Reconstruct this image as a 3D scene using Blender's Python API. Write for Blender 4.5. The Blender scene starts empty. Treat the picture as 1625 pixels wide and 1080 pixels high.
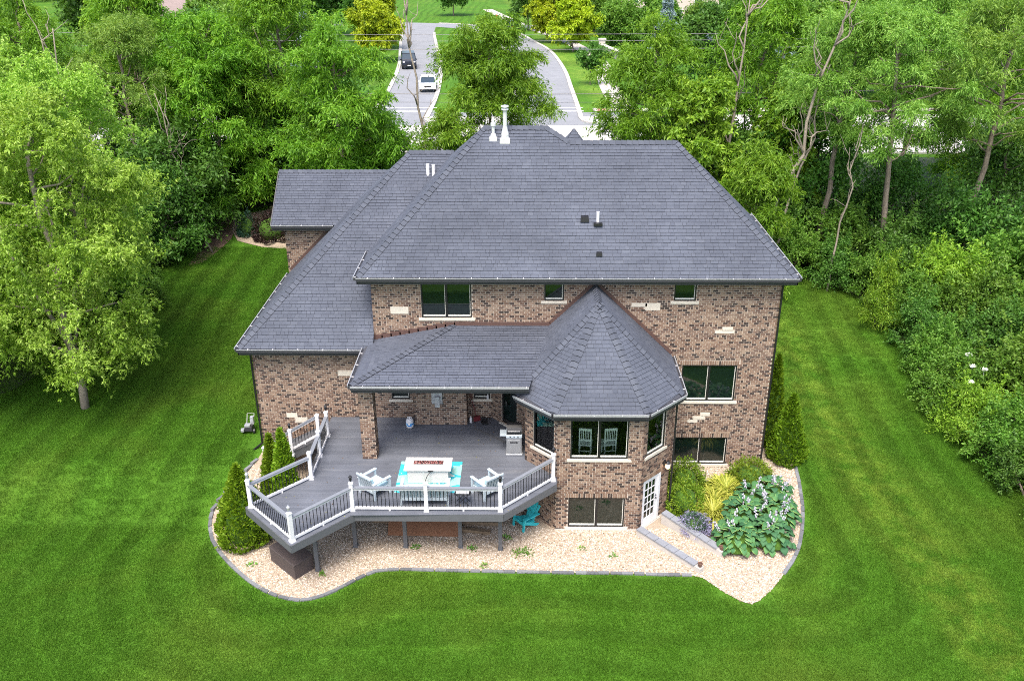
import bpy, math, random
import numpy as np
from mathutils import Vector, Matrix, Euler

scene = bpy.context.scene
COL = scene.collection
R_ = math.radians
# ------------------------------------------------------------------ camera
cd = bpy.data.cameras.new('camera')
cam = bpy.data.objects.new('camera', cd)
COL.objects.link(cam)
right = Vector((0.99985, 0.0033, -0.0169))
vy = Vector((25, -652, 1428)).normalized()
dn = Vector((14, 3130, 1428)); dn = (dn - vy * dn.dot(vy)).normalized()
vz = -dn; vx = vy.cross(vz)
# columns vx,vy,vz hold the world axes seen from the camera (x right, y down, z forward)
rt = Vector((vx[0], vy[0], vz[0])); down = Vector((vx[1], vy[1], vz[1])); fw = Vector((vx[2], vy[2], vz[2]))
M = Matrix((( rt[0], -down[0], -fw[0]), (rt[1], -down[1], -fw[1]), (rt[2], -down[2], -fw[2])))
cam.matrix_world = Matrix.Translation((0, 0, 21.0)) @ M.to_4x4()
cd.sensor_width = 36.0
cd.lens = 36.0 * 1428 / 1625
cd.clip_start = 0.5
cd.clip_end = 3000
scene.camera = cam
# ------------------------------------------------------------------ light
SUN_EL, SUN_AZ = 62.0, 192.0          # degrees; azimuth clockwise from +Y (behind the camera, to the left)
w = bpy.data.worlds.new('World'); scene.world = w; w.use_nodes = True
nt = w.node_tree
sky = nt.nodes.new('ShaderNodeTexSky'); sky.sky_type = 'NISHITA'; sky.sun_disc = False
sky.sun_elevation = R_(SUN_EL); sky.sun_rotation = R_(SUN_AZ)
sky.air_density = 1.0; sky.dust_density = 4.0; sky.ozone_density = 0.6
nt.links.new(sky.outputs[0], nt.nodes['Background'].inputs[0])
nt.nodes['Background'].inputs[1].default_value = 0.15
sl = bpy.data.lights.new('sun', 'SUN'); sl.energy = 1.6; sl.angle = R_(24); sl.color = (1.0, 0.95, 0.86)
sun = bpy.data.objects.new('sun', sl); COL.objects.link(sun)
sun.rotation_euler = Euler((R_(90 - SUN_EL), 0, R_(180 - SUN_AZ)), 'XYZ')
sun.location = (-20, -20, 60)
scene.view_settings.view_transform = 'Standard'
scene.view_settings.look = 'None'
scene.view_settings.exposure = 1.5
scene.view_settings.gamma = 1.0
scene.render.engine = 'CYCLES'
scene.cycles.max_bounces = 8
scene.cycles.diffuse_bounces = 5
scene.cycles.filter_width = 1.0
scene.cycles.transparent_max_bounces = 8
scene.cycles.use_denoising = False

# ------------------------------------------------------------------ helpers
def tag(o, label=None, cat=None, group=None, kind=None):
    if label: o['label'] = label
    if cat: o['category'] = cat
    if group: o['group'] = group
    if kind: o['kind'] = kind
    return o
def wloc(o):
    v = Vector((0, 0, 0))
    while o is not None:
        v += o.location; o = o.parent
    return v
def empty(name, loc, rz=0.0):
    o = bpy.data.objects.new(name, None); COL.objects.link(o)
    o.location = loc; o.rotation_euler = (0, 0, rz); o.empty_display_size = 0.2
    return o
def link_mesh(name, me, mat, parent=None):
    o = bpy.data.objects.new(name, me); COL.objects.link(o)
    if mat is not None and not me.materials: me.materials.append(mat)
    if parent is not None: o.parent = parent
    return o
def mesh_np(name, v, f, mat, parent=None, world=True, rnd=None, smooth=False):
    """v: (n,3) array; f: (m,k) array of one polygon size"""
    v = np.asarray(v, dtype=np.float32)
    if parent is not None and world:
        v = v - np.array(wloc(parent), dtype=np.float32)
    f = np.asarray(f, dtype=np.int32)
    me = bpy.data.meshes.new(name)
    me.vertices.add(len(v)); me.vertices.foreach_set('co', v.ravel())
    k = f.shape[1]; m = len(f)
    me.loops.add(m * k); me.loops.foreach_set('vertex_index', f.ravel())
    me.polygons.add(m); me.polygons.foreach_set('loop_start', np.arange(0, m * k, k, dtype=np.int32))
    if smooth: me.polygons.foreach_set('use_smooth', np.ones(m, dtype=bool))
    if rnd is not None:
        a = me.attributes.new('rnd', 'FLOAT', 'POINT'); a.data.foreach_set('value', np.asarray(rnd, dtype=np.float32))
    me.update(calc_edges=True)
    return link_mesh(name, me, mat, parent)
class MB:
    def __init__(s): s.v = []; s.f = []; s.r = []
    def quad(s, a, b, c, d, r=0.5):
        n = len(s.v); s.v += [tuple(a), tuple(b), tuple(c), tuple(d)]; s.f.append((n, n+1, n+2, n+3)); s.r += [r]*4; return s
    def poly(s, pts, r=0.5):
        n = len(s.v); s.v += [tuple(p) for p in pts]; s.f.append(tuple(range(n, n+len(pts)))); s.r += [r]*len(pts); return s
    def hexa(s, p, r=0.5):
        """p: 8 points, bottom ring 0-3 counter-clockwise, top ring 4-7"""
        n = len(s.v); s.v += [tuple(q) for q in p]; s.r += [r]*8
        s.f += [(n+3, n+2, n+1, n), (n+4, n+5, n+6, n+7)] + [(n+i, n+(i+1) % 4, n+4+(i+1) % 4, n+4+i) for i in range(4)]
        return s
    def box(s, c, d, rz=0.0, r=0.5, taper=1.0):
        cs, sn = math.cos(rz), math.sin(rz); p = []
        for z, k in ((-0.5, 1.0), (0.5, taper)):
            for x, y in ((-.5, -.5), (.5, -.5), (.5, .5), (-.5, .5)):
                X, Y = x*d[0]*k, y*d[1]*k
                p.append((c[0]+X*cs-Y*sn, c[1]+X*sn+Y*cs, c[2]+z*d[2]))
        return s.hexa(p, r)
    def beam(s, p, q, wd, ht, up=(0, 0, 1), r=0.5):
        p, q, up = Vector(p), Vector(q), Vector(up); t = (q-p).normalized()
        sd = t.cross(up)
        if sd.length < 1e-4: sd = t.cross(Vector((0, 1, 0)))
        sd.normalize(); u = sd.cross(t)
        a, b = sd*wd/2, u*ht/2
        return s.hexa([p-a-b, p+a-b, q+a-b, q-a-b, p-a+b, p+a+b, q+a+b, q-a+b], r)
    def tube(s, pts, rad, n=6, r=0.5):
        pts = [Vector(p) for p in pts]
        if not hasattr(rad, '__len__'): rad = [rad]*len(pts)
        base = len(s.v); ref = Vector((0.31, 0.87, 0.39))
        for i, p in enumerate(pts):
            t = (pts[min(i+1, len(pts)-1)] - pts[max(i-1, 0)]).normalized()
            sd = t.cross(ref)
            if sd.length < 1e-3: sd = t.cross(Vector((1, 0, 0)))
            sd.normalize(); u = sd.cross(t)
            for k in range(n):
                a = 2*math.pi*k/n
                s.v.append(tuple(p + sd*math.cos(a)*rad[i] + u*math.sin(a)*rad[i])); s.r.append(r)
        for i in range(len(pts)-1):
            for k in range(n):
                a, b = base+i*n+k, base+i*n+(k+1) % n
                s.f.append((a, b, b+n, a+n))
        s.f.append(tuple(base+k for k in range(n))[::-1]); e = base+(len(pts)-1)*n
        s.f.append(tuple(e+k for k in range(n)))
        return s
    def lathe(s, c, prof, n=12, r=0.5):
        base = len(s.v)
        for (rr, z) in prof:
            for k in range(n):
                a = 2*math.pi*k/n; s.v.append((c[0]+rr*math.cos(a), c[1]+rr*math.sin(a), c[2]+z)); s.r.append(r)
        for i in range(len(prof)-1):
            for k in range(n):
                a, b = base+i*n+k, base+i*n+(k+1) % n
                s.f.append((a, b, b+n, a+n))
        s.f.append(tuple(base+k for k in range(n))[::-1]); e = base+(len(prof)-1)*n
        s.f.append(tuple(e+k for k in range(n)))
        return s
    def prism(s, poly, z0, z1, r=0.5):
        n = len(poly); b = len(s.v)
        s.v += [(x, y, z0) for x, y in poly] + [(x, y, z1) for x, y in poly]; s.r += [r]*(2*n)
        s.f.append(tuple(range(b, b+n))[::-1]); s.f.append(tuple(range(b+n, b+2*n)))
        for i in range(n): s.f.append((b+i, b+(i+1) % n, b+n+(i+1) % n, b+n+i))
        return s
    def xprism(s, poly, x0, x1, r=0.5):
        """poly in (y,z), extruded along x"""
        n = len(poly); b = len(s.v)
        s.v += [(x0, y, z) for y, z in poly] + [(x1, y, z) for y, z in poly]; s.r += [r]*(2*n)
        s.f.append(tuple(range(b, b+n))[::-1]); s.f.append(tuple(range(b+n, b+2*n)))
        for i in range(n): s.f.append((b+i, b+(i+1) % n, b+n+(i+1) % n, b+n+i))
        return s
    def build(s, name, mat, parent=None, world=True, smooth=False, rnd=False, bevel=0.0):
        off = wloc(parent) if (parent is not None and world) else Vector((0, 0, 0))
        me = bpy.data.meshes.new(name)
        me.from_pydata([(x-off[0], y-off[1], z-off[2]) for x, y, z in s.v], [], s.f)
        if rnd:
            a = me.attributes.new('rnd', 'FLOAT', 'POINT'); a.data.foreach_set('value', s.r)
        if smooth: me.polygons.foreach_set('use_smooth', [True]*len(me.polygons))
        me.update()
        o = link_mesh(name, me, mat, parent)
        if bevel:
            b = o.modifiers.new('bevel', 'BEVEL'); b.width = bevel; b.segments = 2; b.limit_method = 'ANGLE'
        return o
def copy_tree(o, parent=None):
    c = o.copy(); COL.objects.link(c); c.parent = parent
    for ch in list(o.children): copy_tree(ch, c)
    return c

# ------------------------------------------------------------------ materials
MATS = {}
class NT:
    def __init__(s, m): s.t = m.node_tree; s.n = s.t.nodes; s.l = s.t.links
    def add(s, typ, **kw):
        n = s.n.new(typ)
        for k, v in kw.items(): setattr(n, k, v)
        return n
    def noise(s, vec, scale, detail=4, rough=0.55, dist=0.0):
        n = s.add('ShaderNodeTexNoise'); n.inputs['Scale'].default_value = scale; n.inputs['Detail'].default_value = detail
        n.inputs['Roughness'].default_value = rough; n.inputs['Distortion'].default_value = dist
        s.l.new(vec, n.inputs['Vector']); return n.outputs['Fac']
    def ramp(s, fac, stops, interp='LINEAR'):
        n = s.add('ShaderNodeValToRGB'); cr = n.color_ramp; cr.interpolation = interp
        while len(cr.elements) < len(stops): cr.elements.new(0.5)
        for e, (p, c) in zip(cr.elements, stops):
            e.position = p; e.color = (*c, 1) if len(c) == 3 else c
        s.l.new(fac, n.inputs[0]); return n.outputs[0]
    def mix(s, fac, a, b, mode='MIX'):
        n = s.add('ShaderNodeMix', data_type='RGBA', blend_type=mode)
        for i, x in ((0, fac), (6, a), (7, b)):
            if isinstance(x, (int, float)): n.inputs[i].default_value = x
            elif isinstance(x, (tuple, list)): n.inputs[i].default_value = (*x, 1)
            else: s.l.new(x, n.inputs[i])
        return n.outputs[2]
    def math(s, op, a, b=0.0):
        n = s.add('ShaderNodeMath', operation=op)
        for i, x in ((0, a), (1, b)):
            if isinstance(x, (int, float)): n.inputs[i].default_value = x
            else: s.l.new(x, n.inputs[i])
        return n.outputs[0]
    def bump(s, h, strength, dist=0.02):
        n = s.add('ShaderNodeBump'); n.inputs['Strength'].default_value = strength; n.inputs['Distance'].default_value = dist
        s.l.new(h, n.inputs['Height']); return n.outputs[0]
def new_mat(name):
    m = bpy.data.materials.new(name); m.use_nodes = True; MATS[name] = m
    t = NT(m); t.p = m.node_tree.nodes['Principled BSDF']
    t.out = m.node_tree.nodes['Material Output']
    return m, t
def simple(name, col, rough=0.6, metal=0.0, var=0.12, scale=6.0, bump=0.0, spec=None, bscale=40.0):
    m, t = new_mat(name)
    pos = t.add('ShaderNodeNewGeometry').outputs['Position']
    n = t.noise(pos, scale, 5, 0.6)
    a = tuple(c*(1-var) for c in col); b = tuple(min(1, c*(1+var)) for c in col)
    t.l.new(t.ramp(n, [(0.3, a), (0.7, b)]), t.p.inputs['Base Color'])
    t.p.inputs['Roughness'].default_value = rough; t.p.inputs['Metallic'].default_value = metal
    if spec is not None: t.p.inputs['Specular IOR Level'].default_value = spec
    if bump: t.l.new(t.bump(t.noise(pos, bscale, 4), bump, 0.01), t.p.inputs['Normal'])
    return m
def rndmat(name, stops, rough=0.8, grain=0.18, gscale=30.0, interp='LINEAR', big=0.0, bigscale=0.5, bump=0.0, spec=0.3):
    """colour picked by the piece's own 'rnd' attribute"""
    m, t = new_mat(name)
    at = t.add('ShaderNodeAttribute', attribute_name='rnd')
    col = t.ramp(at.outputs['Fac'], stops, interp)
    pos = t.add('ShaderNodeNewGeometry').outputs['Position']
    g = t.noise(pos, gscale, 4, 0.65)
    col = t.mix(1.0, col, t.ramp(g, [(0.25, (1-grain,)*3), (0.75, (1+grain,)*3)]), 'MULTIPLY')
    if big:
        bn = t.noise(pos, bigscale, 3, 0.5)
        col = t.mix(1.0, col, t.ramp(bn, [(0.3, (1-big,)*3), (0.7, (1+big,)*3)]), 'MULTIPLY')
    t.l.new(col, t.p.inputs['Base Color']); t.p.inputs['Roughness'].default_value = rough
    t.p.inputs['Specular IOR Level'].default_value = spec
    if bump: t.l.new(t.bump(g, bump, 0.01), t.p.inputs['Normal'])
    return m
def leafmat(name, dark, mid, lite, trans=0.3, rough=0.5, hue=0.018, spec=0.3):
    m, t = new_mat(name)
    at = t.add('ShaderNodeAttribute', attribute_name='rnd')
    oi = t.add('ShaderNodeObjectInfo')
    col = t.ramp(at.outputs['Fac'], [(0.0, dark), (0.5, mid), (1.0, lite)])
    hs = t.add('ShaderNodeHueSaturation')
    h = t.math('ADD', t.math('MULTIPLY', oi.outputs['Random'], hue), 0.5 - hue/2)
    v = t.math('ADD', t.math('MULTIPLY', oi.outputs['Random'], 0.24), 0.88)
    t.l.new(h, hs.inputs['Hue']); t.l.new(v, hs.inputs['Value']); t.l.new(col, hs.inputs['Color'])
    t.l.new(hs.outputs[0], t.p.inputs['Base Color']); t.p.inputs['Roughness'].default_value = rough
    t.p.inputs['Specular IOR Level'].default_value = spec
    tr = t.add('ShaderNodeBsdfTranslucent')
    br = t.mix(1.0, hs.outputs[0], (1.25, 1.2, 0.6), 'MULTIPLY'); t.l.new(br, tr.inputs['Color'])
    mx = t.add('ShaderNodeMixShader'); mx.inputs[0].default_value = trans
    t.l.new(t.p.outputs[0], mx.inputs[1]); t.l.new(tr.outputs[0], mx.inputs[2]); t.l.new(mx.outputs[0], t.out.inputs[0])
    return m

brick_m = rndmat('brick_clay', [(0.0, (.032, .023, .020)), (0.20, (.052, .036, .031)), (0.33, (.108, .064, .048)), (0.5, (.155, .097, .069)), (0.8, (.208, .139, .099)), (1.0, (.265, .192, .140))], 0.88, 0.16, 25, bump=0.35)
mortar_m = simple('mortar', (.44, .38, .32), 0.95, var=0.12, scale=9, bump=0.3)
lime_m = simple('limestone', (.52, .48, .41), 0.85, var=0.08, scale=12, bump=0.2)
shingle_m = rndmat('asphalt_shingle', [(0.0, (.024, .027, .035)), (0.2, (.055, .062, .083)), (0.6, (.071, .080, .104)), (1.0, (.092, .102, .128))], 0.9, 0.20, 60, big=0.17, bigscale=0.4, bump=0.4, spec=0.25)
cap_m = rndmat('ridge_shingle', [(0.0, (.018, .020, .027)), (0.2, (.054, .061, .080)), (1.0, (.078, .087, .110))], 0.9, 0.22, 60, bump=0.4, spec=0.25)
under_m = simple('roof_underlay', (.045, .048, .06), 0.95, var=0.1)
bronze_m = simple('dark_gutter', (.032, .033, .040), 0.45, var=0.1)
alu_m = simple('gutter_rim', (.34, .35, .37), 0.4, metal=0.3, var=0.06)
flash_m = simple('brown_flashing', (.085, .048, .040), 0.5, var=0.12)
soffit_m = simple('soffit', (.055, .055, .06), 0.7)
blackf_m = simple('black_window_frame', (.010, .010, .011), 0.4, var=0.05)
sash_m = simple('pale_sash', (.62, .62, .57), 0.5, var=0.04)
white_m = simple('white_vinyl', (.60, .60, .62), 0.42, var=0.03, scale=3)
whitem_m = simple('white_metal', (.58, .59, .60), 0.35, metal=0.25, var=0.05)
greyrail_m = simple('grey_rail_cap', (.16, .172, .195), 0.55, var=0.06)
deck_m = rndmat('deck_board', [(0.0, (.086, .094, .114)), (1.0, (.108, .117, .140))], 0.62, 0.10, 18, big=0.14, bigscale=0.8, bump=0.15)
# scuffs: pale smears drawn out along the boards
_n = NT(deck_m); _p = deck_m.node_tree.nodes['Principled BSDF']; _src = _p.inputs['Base Color'].links[0].from_socket
_g = _n.add('ShaderNodeNewGeometry').outputs['Position']; _mp = _n.add('ShaderNodeMapping'); _mp.inputs['Scale'].default_value = (.45, 2.2, 1); _n.l.new(_g, _mp.inputs[0])
_f = _n.ramp(_n.noise(_mp.outputs[0], 1.3, 6, .7), [(.55, (0, 0, 0)), (.78, (.5, .5, .5))])
_n.l.new(_n.mix(_f, _src, (.19, .192, .2)), _p.inputs['Base Color'])
rim_m = simple('deck_fascia', (.088, .092, .102), 0.6, var=0.08)
black_m = simple('black_metal', (.012, .012, .014), 0.4, var=0.1)
glass_m, t = new_mat('window_glass')
t.p.inputs['Base Color'].default_value = (.004, .010, .008, 1); t.p.inputs['Roughness'].default_value = 0.03
t.p.inputs['IOR'].default_value = 1.75
clear_m, t = new_mat('clear_glass')
tp = t.add('ShaderNodeBsdfTransparent'); tp.inputs[0].default_value = (.80, .92, .86, 1)
gl = t.add('ShaderNodeBsdfGlossy'); gl.inputs['Roughness'].default_value = 0.02
fr = t.add('ShaderNodeFresnel'); fr.inputs[0].default_value = 1.6
mx = t.add('ShaderNodeMixShader'); t.l.new(fr.outputs[0], mx.inputs[0]); t.l.new(tp.outputs[0], mx.inputs[1]); t.l.new(gl.outputs[0], mx.inputs[2])
t.l.new(mx.outputs[0], t.out.inputs[0])

def grass_color(t, pos):
    """lawn colour from world position: broad patches, dry spots and mowing stripes"""
    big = t.noise(pos, 0.16, 3, 0.55, 0.4)
    mid = t.noise(pos, 0.6, 5, 0.62, 0.0)
    fine = t.noise(pos, 7.0, 4, 0.7)
    c = t.ramp(mid, [(0.25, (.045, .118, .009)), (0.5, (.051, .129, .011)), (0.75, (.060, .139, .014))])
    c = t.mix(t.ramp(big, [(0.48, (0, 0, 0)), (0.8, (.55, .55, .55))]), c, (.115, .165, .024))
    sp = t.add('ShaderNodeSeparateXYZ'); t.l.new(pos, sp.inputs[0])
    # the mower goes round the house: passes follow the distance from a rectangle about it
    ax = t.math('MAXIMUM', t.math('SUBTRACT', t.math('ABSOLUTE', sp.outputs[0]), 9.0), 0.0)
    by = t.math('MAXIMUM', t.math('SUBTRACT', 27.0, sp.outputs[1]), 0.0)
    wx = t.math('SQRT', t.math('ADD', t.math('MULTIPLY', ax, ax), t.math('MULTIPLY', by, by)))
    wx = t.math('ADD', wx, t.math('MULTIPLY', t.noise(pos, 0.07, 2), 3.0))
    st = t.math('TANH', t.math('MULTIPLY', t.math('SINE', t.math('MULTIPLY', wx, 4.0)), 2.0))
    st = t.math('ADD', t.math('MULTIPLY', st, t.math('MULTIPLY', t.ramp(t.noise(pos, 0.13, 3), [(.3, (0, 0, 0)), (.6, (1, 1, 1))]), t.ramp(t.math('MULTIPLY', sp.outputs[1], 0.02), [(.44, (.06, .06, .06)), (.56, (.17, .17, .17))]))), 1.0)
    # pale clover strip on the right hand lawn
    bx = t.math('SUBTRACT', sp.outputs[0], t.math('SUBTRACT', 17.2, t.math('MULTIPLY', sp.outputs[1], 0.09)))
    cl = t.math('MAXIMUM', t.math('SUBTRACT', 1.0, t.math('MULTIPLY', t.math('MULTIPLY', bx, bx), 0.28)), 0.0)
    cl = t.math('MULTIPLY', cl, t.ramp(t.noise(pos, 1.1, 4, .65), [(.38, (0, 0, 0)), (.62, (.8, .8, .8))]))
    c = t.mix(cl, c, (.125, .195, .026))
    ed = t.math('POWER', t.math('ABSOLUTE', t.math('COSINE', t.math('MULTIPLY', wx, 2.0))), 40.0)
    st = t.math('ADD', st, t.math('MULTIPLY', ed, t.math('MULTIPLY', t.noise(pos, 0.7, 3), 0.30)))
    c = t.mix(1.0, c, st, 'MULTIPLY')
    f2 = t.ramp(fine, [(0.2, (.84, .86, .8)), (0.8, (1.26, 1.22, 1.22))])
    return t.mix(1.0, c, f2, 'MULTIPLY')
lawn_m, t = new_mat('lawn_turf')
pos = t.add('ShaderNodeNewGeometry').outputs['Position']
t.l.new(grass_color(t, pos), t.p.inputs['Base Color']); t.p.inputs['Roughness'].default_value = 0.9
t.p.inputs['Specular IOR Level'].default_value = 0.1
t.l.new(t.bump(t.noise(pos, 16, 5, 0.75), 0.7, 0.06), t.p.inputs['Normal'])
blade_m, t = new_mat('grass_blade')
pos = t.add('ShaderNodeNewGeometry').outputs['Position']
at = t.add('ShaderNodeAttribute', attribute_name='rnd')
c = t.mix(1.0, grass_color(t, pos), t.ramp(at.outputs['Fac'], [(0, (1.3, 1.28, 1.1)), (0.6, (1.5, 1.45, 1.35)), (1, (1.85, 1.7, 1.7))]), 'MULTIPLY')
t.l.new(c, t.p.inputs['Base Color']); t.p.inputs['Roughness'].default_value = 0.6; t.p.inputs['Specular IOR Level'].default_value = 0.2
tr = t.add('ShaderNodeBsdfTranslucent'); t.l.new(c, tr.inputs[0])
mx = t.add('ShaderNodeMixShader'); mx.inputs[0].default_value = 0.4
t.l.new(t.p.outputs[0], mx.inputs[1]); t.l.new(tr.outputs[0], mx.inputs[2]); t.l.new(mx.outputs[0], t.out.inputs[0])

gravel_m = rndmat('gravel_pebble', [(0.0, (.17, .125, .09)), (0.25, (.33, .265, .20)), (0.6, (.43, .36, .285)), (1.0, (.55, .50, .43))], 0.85, 0.12, 40)
gravelbed_m = simple('gravel_bed', (.30, .24, .18), 0.95, var=0.35, scale=30, bump=0.6)
kerb_m = rndmat('edging_stone', [(0, (.095, .098, .107)), (1, (.165, .170, .182))], 0.85, 0.2, 14, bump=0.3)
conc_m = simple('pale_concrete', (.40, .375, .345), 0.85, var=0.07, scale=3, bump=0.1)
street_m = simple('concrete_street', (.46, .435, .41), 0.85, var=0.06, scale=0.7)
asph_m = simple('asphalt', (.19, .195, .21), 0.9, var=0.10, scale=0.8)
walk_m = simple('sidewalk', (.42, .38, .345), 0.85, var=0.07, scale=0.8)
paint_m = simple('road_paint', (.80, .80, .80), 0.6, var=0.03)
mulch_m = simple('mulch', (.16, .105, .07), 0.95, var=0.4, scale=8, bump=0.5)
bark_m, t = new_mat('bark')
pos = t.add('ShaderNodeNewGeometry').outputs['Position']
mp = t.add('ShaderNodeMapping'); mp.inputs['Scale'].default_value = (1, 1, .18); t.l.new(pos, mp.inputs[0])
n1 = t.noise(mp.outputs[0], 14, 5, 0.7)
t.l.new(t.ramp(n1, [(0.3, (.075, .058, .042)), (0.55, (.185, .150, .115)), (0.8, (.30, .26, .205))]), t.p.inputs['Base Color'])
t.p.inputs['Roughness'].default_value = 0.9; t.l.new(t.bump(n1, 0.6, 0.03), t.p.inputs['Normal'])
deadbark_m = simple('weathered_wood', (.23, .195, .155), 0.9, var=0.3, scale=9, bump=0.3)
# ------------------------------------------------------------------ terrain
def sm(t):
    t = np.clip(t, 0, 1); return t*t*(3-2*t)
def tz(x, y):
    x = np.asarray(x, float); y = np.asarray(y, float)
    base = 2.2*sm((y-35)/16) + 2.3*sm((y-54)/16)
    left = 0.95*sm((y-28.4)/4)*sm((-8.0-x)/2.6)*(1-sm((y-35)/14))
    return base + left
def tzf(x, y): return float(tz(x, y))
GRAVEL = [(-11.2, 32.0), (-11.75, 30.7), (-12.25, 29.9), (-12.4, 29.25), (-12.26, 28.56), (-11.93, 27.77), (-11.52, 27.16), (-11.02, 26.54), (-10.45, 25.94), (-9.83, 25.36), (-9.13, 24.83), (-8.38, 24.48), (-7.74, 24.36), (-7.18, 24.52), (-6.7, 24.86), (-6.23, 25.29), (-5.84, 25.67), (-5.33, 25.99), (-4.43, 26.07), (-3.06, 26.02), (-0.78, 25.97), (1.48, 25.93), (3.73, 25.92), (4.85, 25.86), (5.97, 25.84)]
TIP = [(6.3, 25.7), (6.91, 24.94), (7.35, 24.52), (7.7, 24.36), (8.0, 24.52), (8.6, 25.12), (9.05, 25.7)]
EDGER = [(9.19, 25.91), (9.74, 26.69), (10.19, 27.5), (10.6, 28.59), (10.85, 29.4), (11.07, 30.26), (11.37, 31.85), (11.54, 33.06), (11.6, 34.5), (11.3, 36.0)]
BED = GRAVEL + TIP + EDGER + [(9.8, 36.2), (9.8, 33.2), (-11.1, 33.2)]
def inpoly(px, py, poly):
    px = np.asarray(px, float); py = np.asarray(py, float); r = np.zeros(px.shape, bool); n = len(poly)
    for i in range(n):
        x0, y0 = poly[i]; x1, y1 = poly[(i+1) % n]
        c = ((y0 > py) != (y1 > py)) & (px < (x1-x0)*(py-y0)/((y1-y0) if y1 != y0 else 1e-9)+x0)
        r ^= c
    return r
def axis(parts):
    out = [np.arange(a, b, s) for a, b, s in parts]; return np.concatenate(out + [[parts[-1][1]]])
gx = axis([(-700, -100, 60), (-100, -40, 6), (-40, 40, 0.8), (40, 100, 6), (100, 700, 60)])
gy = axis([(-60, 10, 8), (10, 75, 0.8), (75, 250, 8), (250, 1500, 80)])
GX, GY = np.meshgrid(gx, gy); Z = tz(GX, GY)
v = np.stack([GX.ravel(), GY.ravel(), Z.ravel()], 1); nx, ny = len(gx), len(gy)
i = (np.arange(ny-1)[:, None]*nx + np.arange(nx-1)[None, :]).ravel()
tag(mesh_np('lawn', v, np.stack([i, i+1, i+nx+1, i+nx], 1), lawn_m, smooth=True), kind='structure')

def sheet(name, poly, dz, mat, res=0.35):
    """a flat sheet laid over the terrain inside a polygon"""
    p = np.array(poly); x0, y0 = p.min(0); x1, y1 = p.max(0)
    import bmesh
    bm = bmesh.new(); vs = [bm.verts.new((x, y, 0)) for x, y in poly]; bm.faces.new(vs)
    for ax in (0, 1):
        lo, hi = (x0, x1) if ax == 0 else (y0, y1)
        for c in np.arange(lo+res, hi, res):
            co = [0, 0, 0]; co[ax] = c; no = [0, 0, 0]; no[ax] = 1
            bmesh.ops.bisect_plane(bm, geom=bm.verts[:]+bm.edges[:]+bm.faces[:], plane_co=co, plane_no=no)
    for q in bm.verts: q.co.z = tzf(q.co.x, q.co.y) + dz
    me = bpy.data.meshes.new(name); bm.to_mesh(me); bm.free()
    for pl in me.polygons:
        if pl.normal.z < 0: pl.flip()
    return link_mesh(name, me, mat)
tag(sheet('gravel_bed', BED, 0.02, gravelbed_m, 0.8), kind='structure')

def strip(name, pts, wd, z, mat, kind='structure'):
    m = MB(); L = []; Rr = []
    for i, (x, y) in enumerate(pts):
        a = Vector(pts[max(i-1, 0)]); b = Vector(pts[min(i+1, len(pts)-1)]); d = (b-a).normalized(); n = Vector((-d.y, d.x))
        ww = wd[i] if hasattr(wd, '__len__') else wd
        L.append((x+n.x*ww/2, y+n.y*ww/2)); Rr.append((x-n.x*ww/2, y-n.y*ww/2))
    for i in range(len(pts)-1):
        m.quad((*Rr[i], z), (*Rr[i+1], z), (*L[i+1], z), (*L[i], z))
    o = m.build(name, mat); tag(o, kind=kind); return L, Rr
def smooth_line(pts, n=6):
    out = []; P = [Vector(p) for p in pts]
    for i in range(len(P)-1):
        p0, p1, p2, p3 = P[max(i-1, 0)], P[i], P[i+1], P[min(i+2, len(P)-1)]
        for k in range(n):
            t = k/n; out.append(tuple(0.5*((2*p1)+(p2-p0)*t+(2*p0-5*p1+4*p2-p3)*t*t+(3*p1-p0-3*p2+p3)*t**3)))
    out.append(tuple(P[-1])); return out
def kerb(name, line, side=0.0, z=4.5, wd=0.45):
    m = MB()
    for a, b in zip(line[:-1], line[1:]): m.beam((*a, z+0.06), (*b, z+0.06), wd, 0.14)
    tag(m.build(name, conc_m), kind='structure')
ZS = 4.5
strip('street', [(-160, 80.6), (160, 80.6)], 15.6, ZS+0.012, street_m)
LR = smooth_line([(-12.5, 84.0), (-12.5, 92), (-12.9, 105), (-14.4, 125), (-17.4, 150), (-19.2, 166), (-20.0, 179)])
RR = smooth_line([(1.9, 84.0), (1.9, 92), (1.75, 105), (1.5, 120), (0.3, 138), (-1.8, 150), (-5.4, 166), (-11, 176), (-20, 181), (-34, 183), (-60, 184)])
wl = [9.5, 7.5, 6.2] + [5.6]*(len(LR)-3); wr = [11.0, 8.6, 6.9] + [6.5]*(len(RR)-3)
Ll, Lr = strip('road', LR, wl, ZS+0.020, asph_m)
Rl, Rr2 = strip('road', RR, wr, ZS+0.026, asph_m)
strip('asphalt_apron', [(-19, 89.4), (9.6, 89.4)], 2.0, ZS+0.016, asph_m)
for l in (Ll[1:33], Lr[1:31], Rl[1:36], Rr2[1:48]): kerb('kerb', [tuple(p) for p in l])
kerb('kerb', [(-160, 88.6), (-20, 88.6)]); kerb('kerb', [(9.8, 88.2), (160, 88.2)]); kerb('kerb', [(-160, 72.6), (160, 72.6)])
for yy in (91.0, 92.9):
    for a, b in ((-16.2, -9.2), (-1.8, 5.6)):
        m = MB(); m.quad((a, yy-.16, ZS+.034), (b, yy-.16, ZS+.034), (b, yy+.16, ZS+.034), (a, yy+.16, ZS+.034))
        tag(m.build('crosswalk_line', paint_m), kind='structure')
strip('sidewalk', [(6.6, 91.8), (30, 91.6), (160, 91.6)], 1.7, ZS+0.030, walk_m)
strip('sidewalk', [(-160, 92.2), (-40, 92.2), (-17.4, 92.2)], 1.7, ZS+0.030, walk_m)
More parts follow.
